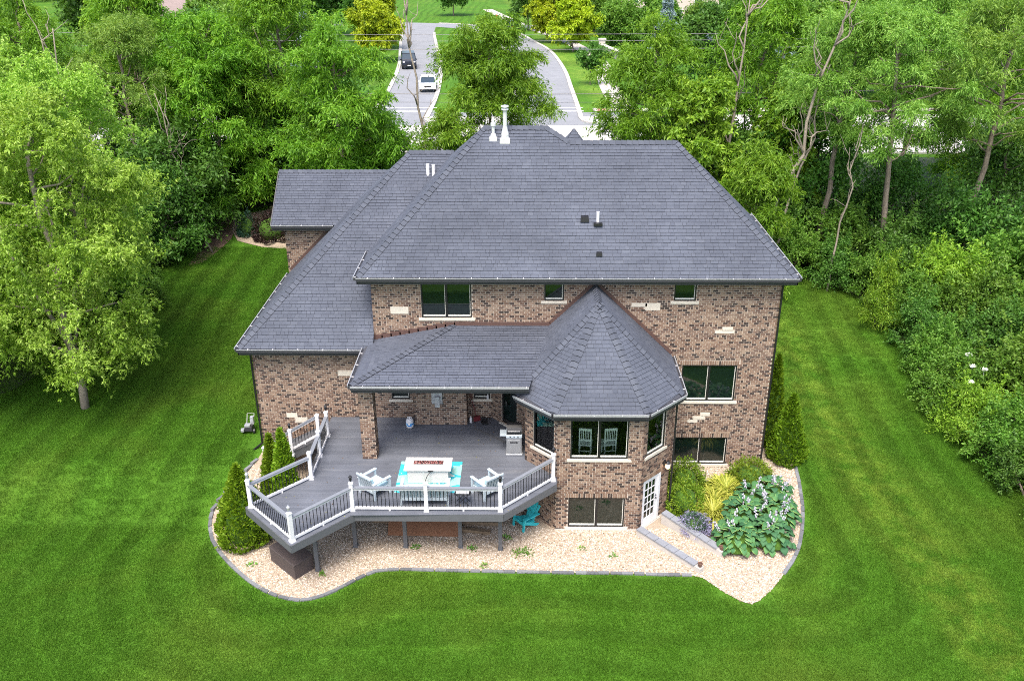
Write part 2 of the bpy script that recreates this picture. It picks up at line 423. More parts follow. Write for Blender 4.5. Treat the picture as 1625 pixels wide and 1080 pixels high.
strip('sidewalk', smooth_line([(9.6, 93.0), (9.4, 107), (9.9, 124), (8.7, 139), (5.2, 158), (-1.5, 182), (-9, 216)]), 2.2, ZS+0.034, walk_m)
strip('sidewalk', [(-1.5, 178), (12, 180)], 2.2, ZS+0.038, walk_m)
m = MB(); m.quad((7.0, 91.1, ZS+.042), (8.2, 91.1, ZS+.042), (8.2, 92.4, ZS+.042), (7.0, 92.4, ZS+.042))
tag(m.build('curb_ramp_pad', simple('red_pad', (.45, .18, .15), 0.8)), kind='structure')

# edging stones along the gravel bed
def kerb_stones(line, step=0.42):
    P = [Vector(p) for p in line]; out = []; acc = 0.0; rng = random.Random(5)
    pts = []
    for a, b in zip(P[:-1], P[1:]):
        n = max(1, int((b-a).length/0.05))
        for k in range(n): pts.append(a.lerp(b, k/n))
    pts.append(P[-1]); s = [0.0]
    for a, b in zip(pts[:-1], pts[1:]): s.append(s[-1]+(b-a).length)
    k = 0.0
    while k+step < s[-1]:
        i = int(np.searchsorted(s, k+0.012)); j = int(np.searchsorted(s, k+step-0.012)); j = min(j, len(pts)-1)
        a, b = pts[i], pts[j]; d = (b-a).normalized(); n = Vector((-d.y, d.x))*0.068
        z = tzf(a.x, a.y); h = 0.05+rng.random()*0.015
        q = [a+n, a-n, b-n, b+n][::-1]
        m = MB(); r = rng.random()
        m.hexa([(p.x, p.y, z-0.05) for p in q] + [(p.x*0.985+0.015*(a.x+b.x)/2, p.y*0.985+.015*(a.y+b.y)/2, z+h) for p in q], r)
        out.append(m); k += step
    return out
edge = empty('garden_edging', (-3, 26, 0)); tag(edge, 'low grey stone edging curving between the lawn and the gravel bed', 'edging')
for m in kerb_stones(GRAVEL) + kerb_stones(EDGER): m.build('edging_stone', kerb_m, edge, rnd=True)

# pebbles
rng = np.random.default_rng(3)
N = 130000
px = rng.uniform(-12.6, 11.8, N); py = rng.uniform(24.2, 36.2, N)
ok = inpoly(px, py, BED) & ~((px > -11.2) & (py > 31.5) & (px < 1)) & ~((px > 0) & (px < 5.5) & (py > 28.6)) & ~((px > 5.4) & (px < 9.9) & (py > 33))
ok &= ~((px > -8.0) & (px < 0.6) & (py > 30.6))
px, py = px[ok], py[ok]; n = len(px)
oc = np.array([(1, 0, 0), (0, 1, 0), (-1, 0, 0), (0, -1, 0), (0, 0, 1), (.7, .7, -.6), (-.7, -.7, -.6)], float)[:5]
S = rng.uniform(0.016, 0.038, (n, 1, 1)) * rng.uniform(0.65, 1.35, (n, 5, 1)); ang = rng.uniform(0, 6.28, n)
ca, sa = np.cos(ang), np.sin(ang)
V = oc[None]*S; V[:, :, 2] *= 0.75
X = V[:, :, 0]*ca[:, None]-V[:, :, 1]*sa[:, None]+px[:, None]; Y = V[:, :, 0]*sa[:, None]+V[:, :, 1]*ca[:, None]+py[:, None]
Zp = V[:, :, 2] + (tz(px, py)+0.022)[:, None]
b = np.arange(n)[:, None, None]*5
F = (np.array([(0, 1, 4), (1, 2, 4), (2, 3, 4), (3, 0, 4)])[None]+b).reshape(-1, 3)
o = mesh_np('gravel', np.stack([X.ravel(), Y.ravel(), Zp.ravel()], 1), F, gravel_m, rnd=np.repeat(rng.random(n), 5))
tag(o, 'pale cream gravel around the brick house', 'gravel', kind='stuff')

# ------------------------------------------------------------------ the house
house = empty('brick_house', (1.0, 36.0, 0.0))
tag(house, 'two storey brick house with grey shingled hip roofs and a turret bay', 'house')
CAMP = np.array([0, 0, 21.0])
BR = []      # all bricks: (world 8 verts, rnd, parent wall)
crng = random.Random(11)
def clip_iv(ivs, a, b):
    out = []
    for p, q in ivs:
        if b <= p or a >= q: out.append((p, q)); continue
        if a > p: out.append((p, a))
        if b < q: out.append((b, q))
    return out
BL, BH, MJ = 0.205, 0.0925, 0.021
DARK = [[], []]      # dark bricks of the previous and the current course
def brick_rnd(c=0, d=0):
    q = crng.random(); near = any(a < d+.03 and b > c-.03 for a, b in DARK[0]) or any(abs(b-c) < .05 for a, b in DARK[1])
    if q < (0.11 if near else 0.36):
        DARK[1].append((c, d)); return crng.random()*0.22
    return 0.24+0.2*crng.random() if q < (.25 if near else .5) else 0.42+0.58*crng.random()
class Frame:
    def __init__(s, O, ud):
        s.O = Vector((O[0], O[1], 0)); s.u = Vector((ud[0], ud[1], 0)).normalized(); s.n = Vector((s.u.y, -s.u.x, 0))
    def __call__(s, u, z, n=0.0):
        p = s.O + s.u*u + s.n*n; return (p.x, p.y, z)
def box_uzn(m, fr, u0, u1, z0, z1, n0, n1, r=0.5):
    """box in a wall frame; n1 is the outer face"""
    return m.hexa([fr(u0, z0, n1), fr(u1, z0, n1), fr(u1, z0, n0), fr(u0, z0, n0), fr(u0, z1, n1), fr(u1, z1, n1), fr(u1, z1, n0), fr(u0, z1, n0)], r)
def wall(O, ud, L, z0, z1, op=(), blocks=(), bz0=None, soldier=0.205, bricks=True, name='wall', skip=()):
    fr = Frame(O, ud); m = MB()
    us = sorted(set([0, L] + [x for o in op for x in o[:2]])); zs = sorted(set([z0, z1] + [x for o in op for x in o[2:4]]))
    for a, b in zip(us[:-1], us[1:]):
        for c, d in zip(zs[:-1], zs[1:]):
            mu, mz = (a+b)/2, (c+d)/2
            if any(o[0] < mu < o[1] and o[2] < mz < o[3] for o in op): continue
            m.quad(fr(a, c), fr(b, c), fr(b, d), fr(a, d))
    for o in op:
        u0, u1, a, b = o[:4]; D = -0.16
        m.quad(fr(u0, a), fr(u0, b), fr(u0, b, D), fr(u0, a, D)); m.quad(fr(u1, a, D), fr(u1, b, D), fr(u1, b), fr(u1, a))
        m.quad(fr(u0, b), fr(u1, b), fr(u1, b, D), fr(u0, b, D)); m.quad(fr(u0, a, D), fr(u1, a, D), fr(u1, a), fr(u0, a))
    W = m.build(name, mortar_m if bricks else brickwall_m, house)
    if not bricks: return W, fr
    holes = [(o[0], o[1], o[2]-(0.11 if o[4] else 0), o[3]) for o in op]
    sills = [(o[0]-0.12, o[1]+0.12, o[2]-0.11, o[2]) for o in op if o[4]]
    sold = [(o[0]-0.10, o[1]+0.10, o[3], o[3]+soldier) for o in op if o[5]]
    blk = [(u-w/2, u+w/2, z-h/2, z+h/2) for u, z, w, h in blocks]
    row = 0; z = z0 if bz0 is None else bz0
    while z + BH <= z1+0.03:
        a, b = z+MJ/2, z+BH-MJ/2; ivs = [(0.0, L)]
        for h in holes + sills + sold + blk + list(skip):
            if h[2] < (a+b)/2 < h[3]: ivs = clip_iv(ivs, h[0], h[1])
        off = (row % 2)*BL/2
        for p, q in ivs:
            k = math.floor((p-off)/BL)
            while k*BL+off < q:
                c, d = max(p, k*BL+off)+MJ/2, min(q, (k+1)*BL+off)-MJ/2; k += 1
                if d-c < 0.03: continue
                pr = 0.010+crng.random()*0.006
                if c < MJ: c = -pr+0.001
                if d > L-MJ: d = L+pr-0.001
                rv_ = brick_rnd(c, d)
                if rv_ < .23 and d-c > .16 and crng.random() < .4:      # some dark bricks are headers
                    h_ = (c+d)/2; BR.append((fr, c, h_-MJ/2, a, b, pr, rv_, W)); BR.append((fr, h_+MJ/2, d, a, b, pr, .42+.58*crng.random(), W))
                else: BR.append((fr, c, d, a, b, pr, rv_, W))
        z += BH; row += 1; DARK[0] = DARK[1]; DARK[1] = []
    for s in sold:
        k = s[0]
        while k < s[1]-0.04:
            BR.append((fr, k+MJ/2, min(s[1], k+BH)-MJ/2, s[2]+MJ/2, s[3]-MJ/2, 0.016, 0.45+0.5*crng.random() if crng.random() < .8 else .1, W)); k += BH
    for u0, u1, a, b in blk:
        q = MB(); box_uzn(q, fr, u0+.005, u1-.005, a+.004, b-.004, -0.01, 0.022); q.build('limestone_block', lime_m, W)
    return W, fr
brickwall_m, t = new_mat('brickwork_far')
tc = t.add('ShaderNodeNewGeometry').outputs['Position']; mp = t.add('ShaderNodeMapping'); mp.inputs['Rotation'].default_value = (R_(90), 0, R_(90)); t.l.new(tc, mp.inputs[0])
bt = t.add('ShaderNodeTexBrick'); bt.inputs['Scale'].default_value = 1.0; bt.inputs['Brick Width'].default_value = BL; bt.inputs['Row Height'].default_value = BH
bt.inputs['Mortar Size'].default_value = 0.012; bt.inputs['Color1'].default_value = (.30, .2, .16, 1); bt.inputs['Color2'].default_value = (.06, .04, .035, 1); bt.inputs['Mortar'].default_value = (.5, .44, .38, 1)
sx = t.add('ShaderNodeSeparateXYZ'); cx_ = t.add('ShaderNodeCombineXYZ'); t.l.new(tc, sx.inputs[0]); t.l.new(sx.outputs[1], cx_.inputs[0]); t.l.new(sx.outputs[2], cx_.inputs[1])
t.l.new(cx_.outputs[0], bt.inputs['Vector']); t.l.new(bt.outputs['Color'], t.p.inputs['Base Color']); t.p.inputs['Roughness'].default_value = 0.9

def window(fr, u0, u1, z0, z1, n=2, sill=True, glass=None, label=None):
    """black framed window; n panes side by side"""
    glass = glass or glass_m; b = 0.055; D = -0.10
    W = MB(); box_uzn(W, fr, u0, u1, z0, z0+b, D, -0.012); box_uzn(W, fr, u0, u1, z1-b, z1, D, -0.012)
    box_uzn(W, fr, u0, u0+b, z0+b, z1-b, D, -0.014); box_uzn(W, fr, u1-b, u1, z0+b, z1-b, D, -0.014)
    wo = W.build('window', blackf_m, house)
    if label: wo['label'] = label
    st = (u1-u0-2*b)/n
    for i in range(1, n):
        uc = u0+b+st*i; q = MB(); box_uzn(q, fr, uc-0.045, uc+0.045, z0+b, z1-b, D, -0.016); q.build('mullion', blackf_m, wo)
    for i in range(n):
        a = u0+b+st*i+(0.045 if i else 0); c = u0+b+st*(i+1)-(0.045 if i < n-1 else 0)
        q = MB(); box_uzn(q, fr, a, c, z0+b, z0+b+0.045, D, -0.045); box_uzn(q, fr, c-0.022, c, z0+b+0.045, z1-b, D, -0.05); q.build('sash', sash_m, wo)
        q = MB(); q.quad(fr(a, z0+b, -0.085), fr(c, z0+b, -0.085), fr(c, z1-b, -0.085), fr(a, z1-b, -0.085)); q.build('pane', glass, wo)
    if sill:
        q = MB(); box_uzn(q, fr, u0-0.12, u1+0.12, z0-0.105, z0-0.003, -0.15, 0.055); q.build('sill', lime_m, wo)
    return wo

YW = 33.0
XR = 9.95
# upper front wall
W0, f0 = wall((-6.13, YW), (1, 0), XR+6.13, 5.18, 8.72, [(6.13-4.18, 6.13-2.18, 6.92, 8.40, True, True), (6.13+.69, 6.13+1.47, 7.66, 8.40, True, True), (6.13+5.79, 6.13+6.66, 7.66, 8.40, True, True)],
    [(6.13-5.06, 7.24, .72, .30), (6.13+4.45, 7.50, .62, .16), (6.13+4.98, 7.42, .60, .30), (6.13+7.92, 6.35, .78, .15), (6.13+8.02, 6.46, .42, .14)], bz0=5.18, skip=[(0, 11.6, 0, 5.85)])
window(f0, 6.13-4.18, 6.13-2.18, 6.92, 8.40, 2, label='upper window directly above the porch roof')
window(f0, 6.13+.69, 6.13+1.47, 7.66, 8.40, 1); window(f0, 6.13+5.79, 6.13+6.66, 7.66, 8.40, 1)
# right front wall, two lower storeys
W1, f1 = wall((5.5, YW), (1, 0), XR-5.5, 0.0, 5.18, [(.84, 3.08, 3.21, 4.86, True, True), (.75, 3.0, .16, 1.47, True, True)], [(1.45, 2.26, .42, .15), (1.72, 2.42, .50, .15), (1.95, 2.57, .40, .14)], bz0=0.0)
window(f1, .84, 3.08, 3.21, 4.86, 2, label='wide first floor window beside the turret roof'); window(f1, .75, 3.0, .16, 1.47, 2, label='basement window behind the yellow grass')
# deck wall and left wing wall (one plane)
W2, f2 = wall((-11.21, YW), (1, 0), 11.21-1.45, 0.4, 5.78, [(11.21-5.60, 11.21-4.84, 3.24, 4.3, True, False), (11.21-2.18, 11.21-1.50, 3.28, 4.3, True, False)],
    [(11.21-7.45, 4.43, .62, .22), (11.21-9.86, 2.46, .46, .22), (11.21-9.48, 2.24, .52, .24)], bz0=0.42, skip=[(3.4, 9.8, 0, 2.25)])
window(f2, 11.21-5.60, 11.21-4.84, 3.24, 4.3, 1); window(f2, 11.21-2.18, 11.21-1.50, 3.28, 4.3, 1)
# diagonal wall with the deck door
W3, f3 = wall((-1.45, YW), (1, -1), 2.008, 0.0, 5.4, [(.62, 1.50, 2.44, 4.55, False, False)], bz0=2.3)
W4, f4 = wall((-0.03, 31.58), (0, -1), 1.88, 0.0, 5.3, bz0=2.3)
# turret
W5, f5 = wall((-0.03, 29.70), (1.17, -1.2), 1.676, 0.0, 5.15, [(.42, 1.50, 3.19, 4.85, True, True)], bz0=0.0)
W6, f6 = wall((1.14, 28.50), (1, 0), 3.16, 0.0, 5.15, [(.48, 2.61, 3.19, 4.85, True, True), (.46, 2.60, .14, 1.47, True, True)], bz0=0.0)
W7, f7 = wall((4.30, 28.50), (1.2, 1.2), 1.697, 0.0, 5.15, [(.22, 1.30, 3.19, 4.85, True, True), (.16, 1.22, 0.03, 2.10, False, True)], bz0=0.0)
W8, f8 = wall((5.50, 29.70), (0, 1), 3.3, 0.0, 5.3, bz0=0.0)
window(f5, .42, 1.50, 3.19, 4.85, 1, glass=clear_m, label='turret window facing the deck')
window(f6, .48, 2.61, 3.19, 4.85, 2, glass=clear_m, label='turret front window with white chairs behind it'); window(f6, .46, 2.60, .14, 1.47, 2, label='turret basement window at gravel level')
window(f7, .22, 1.30, 3.19, 4.85, 1, glass=clear_m, label='turret window above the white french door')
# fireplace bump under the porch and porch column
wall((-4.60, 32.36), (1, 0), 2.15, 2.2, 5.75, bz0=2.4)
wall((-4.60, 33.0), (0, -1), .64, 2.2, 5.75, bz0=2.4); wall((-2.45, 32.36), (0, 1), .64, 2.2, 5.75, bz0=2.4)
for a, u, L in (((-6.30, 29.67), (1, 0), .53), ((-5.77, 29.67), (0, 1), .53), ((-5.77, 30.20), (-1, 0), .53), ((-6.30, 30.20), (0, -1), .53)):
    wall(a, u, L, 2.41, 5.62, bz0=2.42, name='porch_column')
# garage end and plain side walls
wall((-11.60, 41.2), (1, 0), 3.2, 5.2, 8.22, bz0=5.5)
wall((-11.60, 46.4), (0, -1), 5.2, 1.2, 8.2, bricks=False); wall((-11.21, 41.2), (0, -1), 8.2, 0.4, 5.7, bricks=False)
wall((XR, YW), (0, 1), 7.6, 0.0, 8.7, bricks=False); wall((-6.13, 36.2), (0, -1), 3.2, 5.6, 8.7, bricks=False)
wall((XR, 40.6), (-1, 0), 15.5, 0.5, 8.6, bricks=False)

# ---- bricks: the 300 nearest are objects, the rest one mesh per wall
def brick_verts(e):
    fr, c, d, a, b, pr, r, W = e
    return [fr(c, a, pr), fr(d, a, pr), fr(d, b, pr), fr(c, b, pr), fr(c, a, -.005), fr(d, a, -.005), fr(d, b, -.005), fr(c, b, -.005)]
BF = [(0, 1, 2, 3), (3, 2, 6, 7), (1, 5, 6, 2), (0, 3, 7, 4), (0, 4, 5, 1)]
front = [i for i, e in enumerate(BR) if e[7] is W6]
front.sort(key=lambda i: -min(BR[i][2]-BR[i][1], .2)*10 - (5.2-BR[i][3])*0.05)
single = set(front[:300])
groups = {}
for i, e in enumerate(BR):
    vs = brick_verts(e)
    if i in single:
        m = MB(); m.v = vs; m.f = list(BF); m.r = [e[6]]*8; m.build('brick', brick_m, e[7], rnd=True)
    else:
        m = groups.setdefault(e[7].name, (MB(), e[7]))[0]; n = len(m.v); m.v += vs; m.r += [e[6]]*8; m.f += [tuple(k+n for k in f) for f in BF]
for m, Wp in groups.values():
    tag(m.build('brickwork', brick_m, Wp, rnd=True), kind='stuff')
# foundation strip at gravel level
m = MB(); m.prism([(1.10, 28.44), (4.33, 28.44), (5.56, 29.68), (5.56, 32.96), (5.3, 32.96), (5.3, 29.8), (4.2, 28.7), (1.2, 28.7)], -0.1, 0.055); m.build('foundation', conc_m, house)

# ---- doors
def french_door():
    D = MB(); box_uzn(D, f7, .16, .26, .03, 2.10, -.12, -.02); box_uzn(D, f7, 1.10, 1.22, .03, 2.10, -.12, .012); box_uzn(D, f7, .26, 1.10, 2.0, 2.10, -.12, -.02)
    box_uzn(D, f7, .26, .36, .05, 2.0, -.10, -.05); box_uzn(D, f7, .98, 1.10, .05, 2.0, -.10, -.05); box_uzn(D, f7, .36, .98, .05, .30, -.10, -.05); box_uzn(D, f7, .36, .98, 1.90, 2.0, -.10, -.05)
    for i in (1, 2): box_uzn(D, f7, .36+.62*i/3-.016, .36+.62*i/3+.016, .30, 1.90, -.095, -.055)
    for i in range(1, 5): box_uzn(D, f7, .36, .98, .30+1.6*i/5-.016, .30+1.6*i/5+.016, -.094, -.056)
    d = D.build('door', white_m, house); d['label'] = 'white french door with fifteen panes'
    for i in range(3):
        for k in range(5):
            a, b = .36+.62*i/3, .36+.62*(i+1)/3; c, e = .30+1.6*k/5, .30+1.6*(k+1)/5
            q = MB(); q.quad(f7(a, c, -.075), f7(b, c, -.075), f7(b, e, -.075), f7(a, e, -.075)); q.build('pane', glass_m, d)
    q = MB(); q.tube([f7(1.04, 1.0, -.05), f7(1.04, 1.0, 0.02), f7(.95, 1.0, .02)], .014); q.lathe(f7(1.04, 1.10, -.04), [(.03, 0), (.03, .03)]); q.build('handle', black_m, d)
    q = MB(); box_uzn(q, f7, .10, 1.28, -.06, .028, -.14, .10); q.build('threshold', conc_m, d)
french_door()
D = MB(); box_uzn(D, f3, .62, .70, 2.44, 4.55, -.1, -.03); box_uzn(D, f3, 1.42, 1.50, 2.44, 4.55, -.1, -.03); box_uzn(D, f3, .70, 1.42, 4.45, 4.55, -.1, -.03); box_uzn(D, f3, .70, 1.42, 2.44, 2.62, -.1, -.03)
d = D.build('door', blackf_m, house); d['label'] = 'dark glass door onto the covered deck'
q = MB(); q.quad(f3(.70, 2.62, -.07), f3(1.42, 2.62, -.07), f3(1.42, 4.45, -.07), f3(.70, 4.45, -.07)); q.build('pane', glass_m, d)
q = MB(); box_uzn(q, f3, .56, 1.56, 2.40, 2.438, -.1, .12); q.build('threshold', lime_m, d)
q = MB(); q.tube([f3(.76, 3.4, -.03), f3(.76, 3.4, .03), f3(.84, 3.4, .03)], .012); q.build('handle', black_m, d)

# turret room behind the clear panes
room_m = simple('room_paint', (.22, .26, .24), 0.8); floor_m = simple('room_floor', (.035, .03, .026), 0.4)
m = MB(); RM = [(0.1, 29.8), (1.25, 28.68), (4.2, 28.68), (5.35, 29.82), (5.35, 36.5), (0.1, 36.5)]
m.poly([(x, y, 2.46) for x, y in RM]); m.build('room_floor', floor_m, house)
m = MB(); m.poly([(x, y, 5.02) for x, y in RM][::-1])
m.quad((0.1, 36.5, 2.46), (5.35, 36.5, 2.46), (5.35, 36.5, 5.02), (.1, 36.5, 5.02)); m.quad((0.1, 29.8, 2.46), (.1, 36.5, 2.46), (.1, 36.5, 5.02), (.1, 29.8, 5.02)); m.quad((5.35, 29.82, 2.46), (5.35, 36.5, 2.46), (5.35, 36.5, 5.02), (5.35, 29.82, 5.02))
m.build('room_wall', room_m, house)
chairw_m = simple('white_painted_wood', (.78, .80, .76), 0.5, var=0.03)
def dining_chair(loc, rz):
    e = empty('dining_chair', loc, rz); e.scale = (1.1, 1.1, 1.2)
    for s in (-1, 1):
        q = MB(); q.beam((s*.20, -.20, 0), (s*.20, -.19, .46), .045, .045, up=(0, 1, 0)); q.build('leg', chairw_m, e, False)
        q = MB(); q.beam((s*.19, .20, 0), (s*.20, .24, 1.08), .045, .05, up=(0, 1, 0)); q.build('back_post', chairw_m, e, False)
    q = MB(); q.box((0, 0, .47), (.46, .44, .04)); q.build('seat', chairw_m, e, False)
    q = MB(); q.box((0, .235, 1.06), (.42, .03, .08)); q.box((0, .215, .66), (.38, .028, .05)); q.box((0, -.19, .25), (.38, .03, .03)); q.box((0, .2, .25), (.36, .03, .03)); q.build('rail', chairw_m, e, False)
    for k in range(5):
        q = MB(); q.beam((-.12+.06*k, .217, .68), (-.12+.06*k, .234, 1.03), .022, .016, up=(0, 1, 0)); q.build('slat', chairw_m, e, False)
    return e
a = dining_chair((2.28, 29.95, 2.465), R_(172)); tag(a, 'white slat back dining chair, the one nearer the deck in the turret window', 'chair', 'dining chairs in the turret')
b = dining_chair((3.18, 29.97, 2.465), R_(188)); tag(b, 'white slat back dining chair, the one nearer the french door side of the turret window', 'chair', 'dining chairs in the turret')
c = dining_chair((1.52, 30.6, 2.465), R_(100)); tag(c, 'white dining chair seen edge on at the deck end of the turret table', 'chair', 'dining chairs in the turret')
e = empty('dining_table', (2.72, 30.75, 2.465)); tag(e, 'dark dining table between the white chairs in the turret', 'table')
q = MB(); q.box((2.72, 31.0, 3.35), (1.5, 1.0, .04)); q.build('table_top', floor_m, e); q = MB(); q.lathe((2.72, 30.75, 2.466), [(.3, 0), (.28, .04), (.06, .08), (.06, .88)]); q.build('leg', floor_m, e)
# ------------------------------------------------------------------ roofs
SH = []     # shingles: (MB-ready verts, faces, rnd, parent, distance)
def shingle_plane(poly, udir, parent, seed=0, row=0.15):
    rg = random.Random(seed); P = [Vector(p) for p in poly]
    nrm = Vector((0, 0, 0))
    for i in range(len(P)):
        a, b = P[i], P[(i+1) % len(P)]; nrm += Vector(((a.y-b.y)*(a.z+b.z), (a.z-b.z)*(a.x+b.x), (a.x-b.x)*(a.y+b.y)))
    nrm.normalize()
    if nrm.z < 0: nrm = -nrm
    u = Vector(udir).normalized(); u = (u - nrm*u.dot(nrm)).normalized(); vv = nrm.cross(u)
    if vv.z < 0: vv = -vv
    O = P[0]; Q = [((p-O).dot(u), (p-O).dot(vv)) for p in P]
    b0 = min(q[1] for q in Q); b1 = max(q[1] for q in Q)
    def iv(b):
        xs = []
        for i in range(len(Q)):
            (x0, y0), (x1, y1) = Q[i], Q[(i+1) % len(Q)]
            if (y0 > b) != (y1 > b): xs.append(x0+(x1-x0)*(b-y0)/(y1-y0))
        return (min(xs), max(xs)) if len(xs) >= 2 else None
    k = 0; bb = b0
    while bb < b1-0.02:
        be = min(bb+row, b1-0.001); lo, hi = iv(bb+0.001), iv(be-0.001)
        if lo and hi:
            a = min(lo[0], hi[0]) - rg.random()*0.3; end = max(lo[1], hi[1]); tone = rg.uniform(-.06, .06)
            while a < end:
                wdt = rg.choice((.16, .22, .30, .34)); c, d = a+0.004, a+wdt-0.004; a += wdt
                p0, p1 = max(c, lo[0]), min(d, lo[1]); q0, q1 = max(c, hi[0]), min(d, hi[1])
                if p1 <= p0: p0 = p1 = (lo[0] if d < lo[0] else lo[1])
                if q1 <= q0: q0 = q1 = (hi[0] if d < hi[0] else hi[1])
                if p1-p0 < .02 and q1-q0 < .02: continue
                th = 0.018 + rg.random()*0.012
                W = lambda x, y, h: tuple(O+u*x+vv*y+nrm*h)
                vs = [W(p0, bb-.012, th), W(p1, bb-.012, th), W(q1, be, .004), W(q0, be, .004), W(p0, bb-.012, th), W(p1, bb-.012, th), W(p0, bb-.014, 0), W(p1, bb-.014, 0), W(q1, be, 0), W(q0, be, 0)]
                r = min(1, max(.2, rg.gauss(.58, .08)+tone*.6))
                cen = np.array(vs[0]); SH.append((vs, r, parent, float(np.linalg.norm(cen-CAMP))))
        bb += row
def roof_deck(name, polys):
    m = MB()
    for p in polys: m.poly([(x, y, z-0.012) for x, y, z in p])
    return m.build(name, under_m, house)
CAPS = 0
def pnormal(P):
    P = [Vector(p) for p in P]; n = (P[1]-P[0]).cross(P[2]-P[1]).normalized()
    return n if n.z > 0 else -n
def caps(p, q, parent, pa, pb, step=0.23, wd=0.19, seed=1):
    """folded cap shingles along a hip or ridge between the roof planes pa and pb"""
    global CAPS
    rg = random.Random(seed*31+7); p, q = Vector(p), Vector(q); L = (q-p).length; t = (q-p)/L; up = Vector((0, 0, 1)); nn = []
    for P in (pa, pb):
        d = pnormal(P).cross(t).normalized(); nn.append((d if d.z < 0 else -d)*wd)
    n1, n2 = nn
    if n1.cross(n2).dot(t) > 0: n1, n2 = n2, n1
    k = 0.0
    while k < L-0.02:
        a = p+t*k; b = p+t*min(L, k+step+0.05)
        h0, h1 = .060, .026; m = MB(); r = .3+.7*rg.random()
        vs = [a+n1+up*h0, a+up*(h0+.012), a+n2+up*h0, b+n1+up*h1, b+up*(h1+.008), b+n2+up*h1, a+n1+up*h0, a+up*(h0+.012), a+n2+up*h0, a+n1+up*.008, a+up*.02, a+n2+up*.008, b+n1+up*h1, b+n1+up*.006, b+n2+up*h1, b+n2+up*.006]
        m.v = [tuple(x) for x in vs]; m.r = [r]*6+[0]*10; m.f = [(0, 1, 4, 3), (1, 2, 5, 4), (9, 10, 7, 6), (10, 11, 8, 7), (6, 12, 13, 9), (8, 14, 15, 11)]  # cap edges get the darkest tone, shading lines painted into the colour
        m.build('ridge_cap', cap_m, parent, rnd=True); k += step; CAPS += 1
def gutter(p, q, nrm, parent, rim=0.02, hang=1.0, name='gutter'):
    p, q, n = Vector(p), Vector(q), Vector(nrm).normalized(); L = (q-p).length; t = (q-p)/L
    m = MB(); c = n*0.055; m.beam(p+c-Vector((0, 0, .075)), q+c-Vector((0, 0, .075)), .11, .12)
    g = m.build(name, bronze_m, parent)
    m = MB(); m.beam(p+n*.112-Vector((0, 0, .006)), q+n*.112-Vector((0, 0, .006)), .03 if rim < .03 else .035, rim*1.6); m.build('gutter_rim', alu_m, g)
    k = 0.45
    while k < L:
        a = p+t*k; m = MB(); m.beam(a-Vector((0, 0, .008)), a+n*.13-Vector((0, 0, .004)), .028, .026); m.build('gutter_hanger', white_m, g); k += hang
    m = MB(); m.beam(p+Vector((0, 0, -.20))-n*.02, q+Vector((0, 0, -.20))-n*.02, .04, .17); m.build('fascia', bronze_m, g)
    return g
xL, xRr, ye, ze = -6.57, 10.39, 32.4, 8.85
A1, A2 = (-1.78, 37.19, 13.64), (0.81, 37.19, 13.64); B1, B2 = (1.75, 36.69, 13.14), (6.10, 36.69, 13.14)
EL, ER = (xL, ye, ze), (xRr, ye, ze); BLk, BRk = (xL, 41.98, ze), (xRr, 40.98, ze)
main_polys = [[EL, ER, B2, B1, A2, A1], [BLk, EL, A1], [ER, BRk, B2], [(xL, 41.98, ze), A1, A2, (5.6, 41.98, ze)], [BRk, (1.75, 40.98, ze), B1, B2], [A2, B1, (1.75, 40.98, ze), (5.6, 41.98, ze)]]
main = roof_deck('main_roof', main_polys)
shingle_plane(main_polys[0], (1, 0, 0), main, 1); shingle_plane(main_polys[1], (0, 1, 0), main, 2); shingle_plane(main_polys[2], (0, 1, 0), main, 3)
MP = main_polys
caps(EL, A1, main, MP[0], MP[1]); caps(ER, B2, main, MP[0], MP[2], seed=2)
caps(A1, A2, main, MP[0], MP[3], seed=3); caps(B1, B2, main, MP[0], MP[4], seed=4); caps(A2, B1, main, MP[0], MP[5], seed=5)
gutter((xL, ye, ze), (xRr, ye, ze), (0, -1, 0), main); gutter((xRr, ye, ze), (xRr, 40.98, ze), (1, 0, 0), main, rim=.05); gutter((xL, 35.9, ze), (xL, ye, ze), (-1, 0, 0), main, rim=.05)
m = MB(); m.prism([(xL, ye), (xRr, ye), (xRr, 41), (xL, 41)], ze-.27, ze-.262); m.build('soffit', soffit_m, main)

wx, wz = -11.57, 5.81; WP = (-5.12, 38.85, 12.26); WM = (-3.16, 38.85, 12.26); WE = (wx, ye, wz)
wing_polys = [[WE, (-6.13, ye, wz), (-6.13, 35.88, 9.29), WM, WP], [(wx, 45.3, wz), WE, WP], [WP, WM, (-3.16, 45.3, wz), (wx, 45.3, wz)]]
wing = roof_deck('wing_roof', wing_polys)
shingle_plane(wing_polys[0], (1, 0, 0), wing, 4); shingle_plane([(wx, 45.3, wz), WE, WP], (0, 1, 0), wing, 5)
caps(WE, WP, wing, wing_polys[0], wing_polys[1], seed=6); caps(WP, WM, wing, wing_polys[0], wing_polys[2], seed=7)
gutter(WE, (-6.47, ye, wz), (0, -1, 0), wing); gutter((wx, 41.1, wz), WE, (-1, 0, 0), wing, rim=.04)
m = MB(); m.prism([(wx, ye), (-6.2, ye), (-6.2, 33.2), (-11.1, 33.2), (-11.1, 41.1), (wx, 41.1)], wz-.27, wz-.262); m.build('soffit', soffit_m, wing)

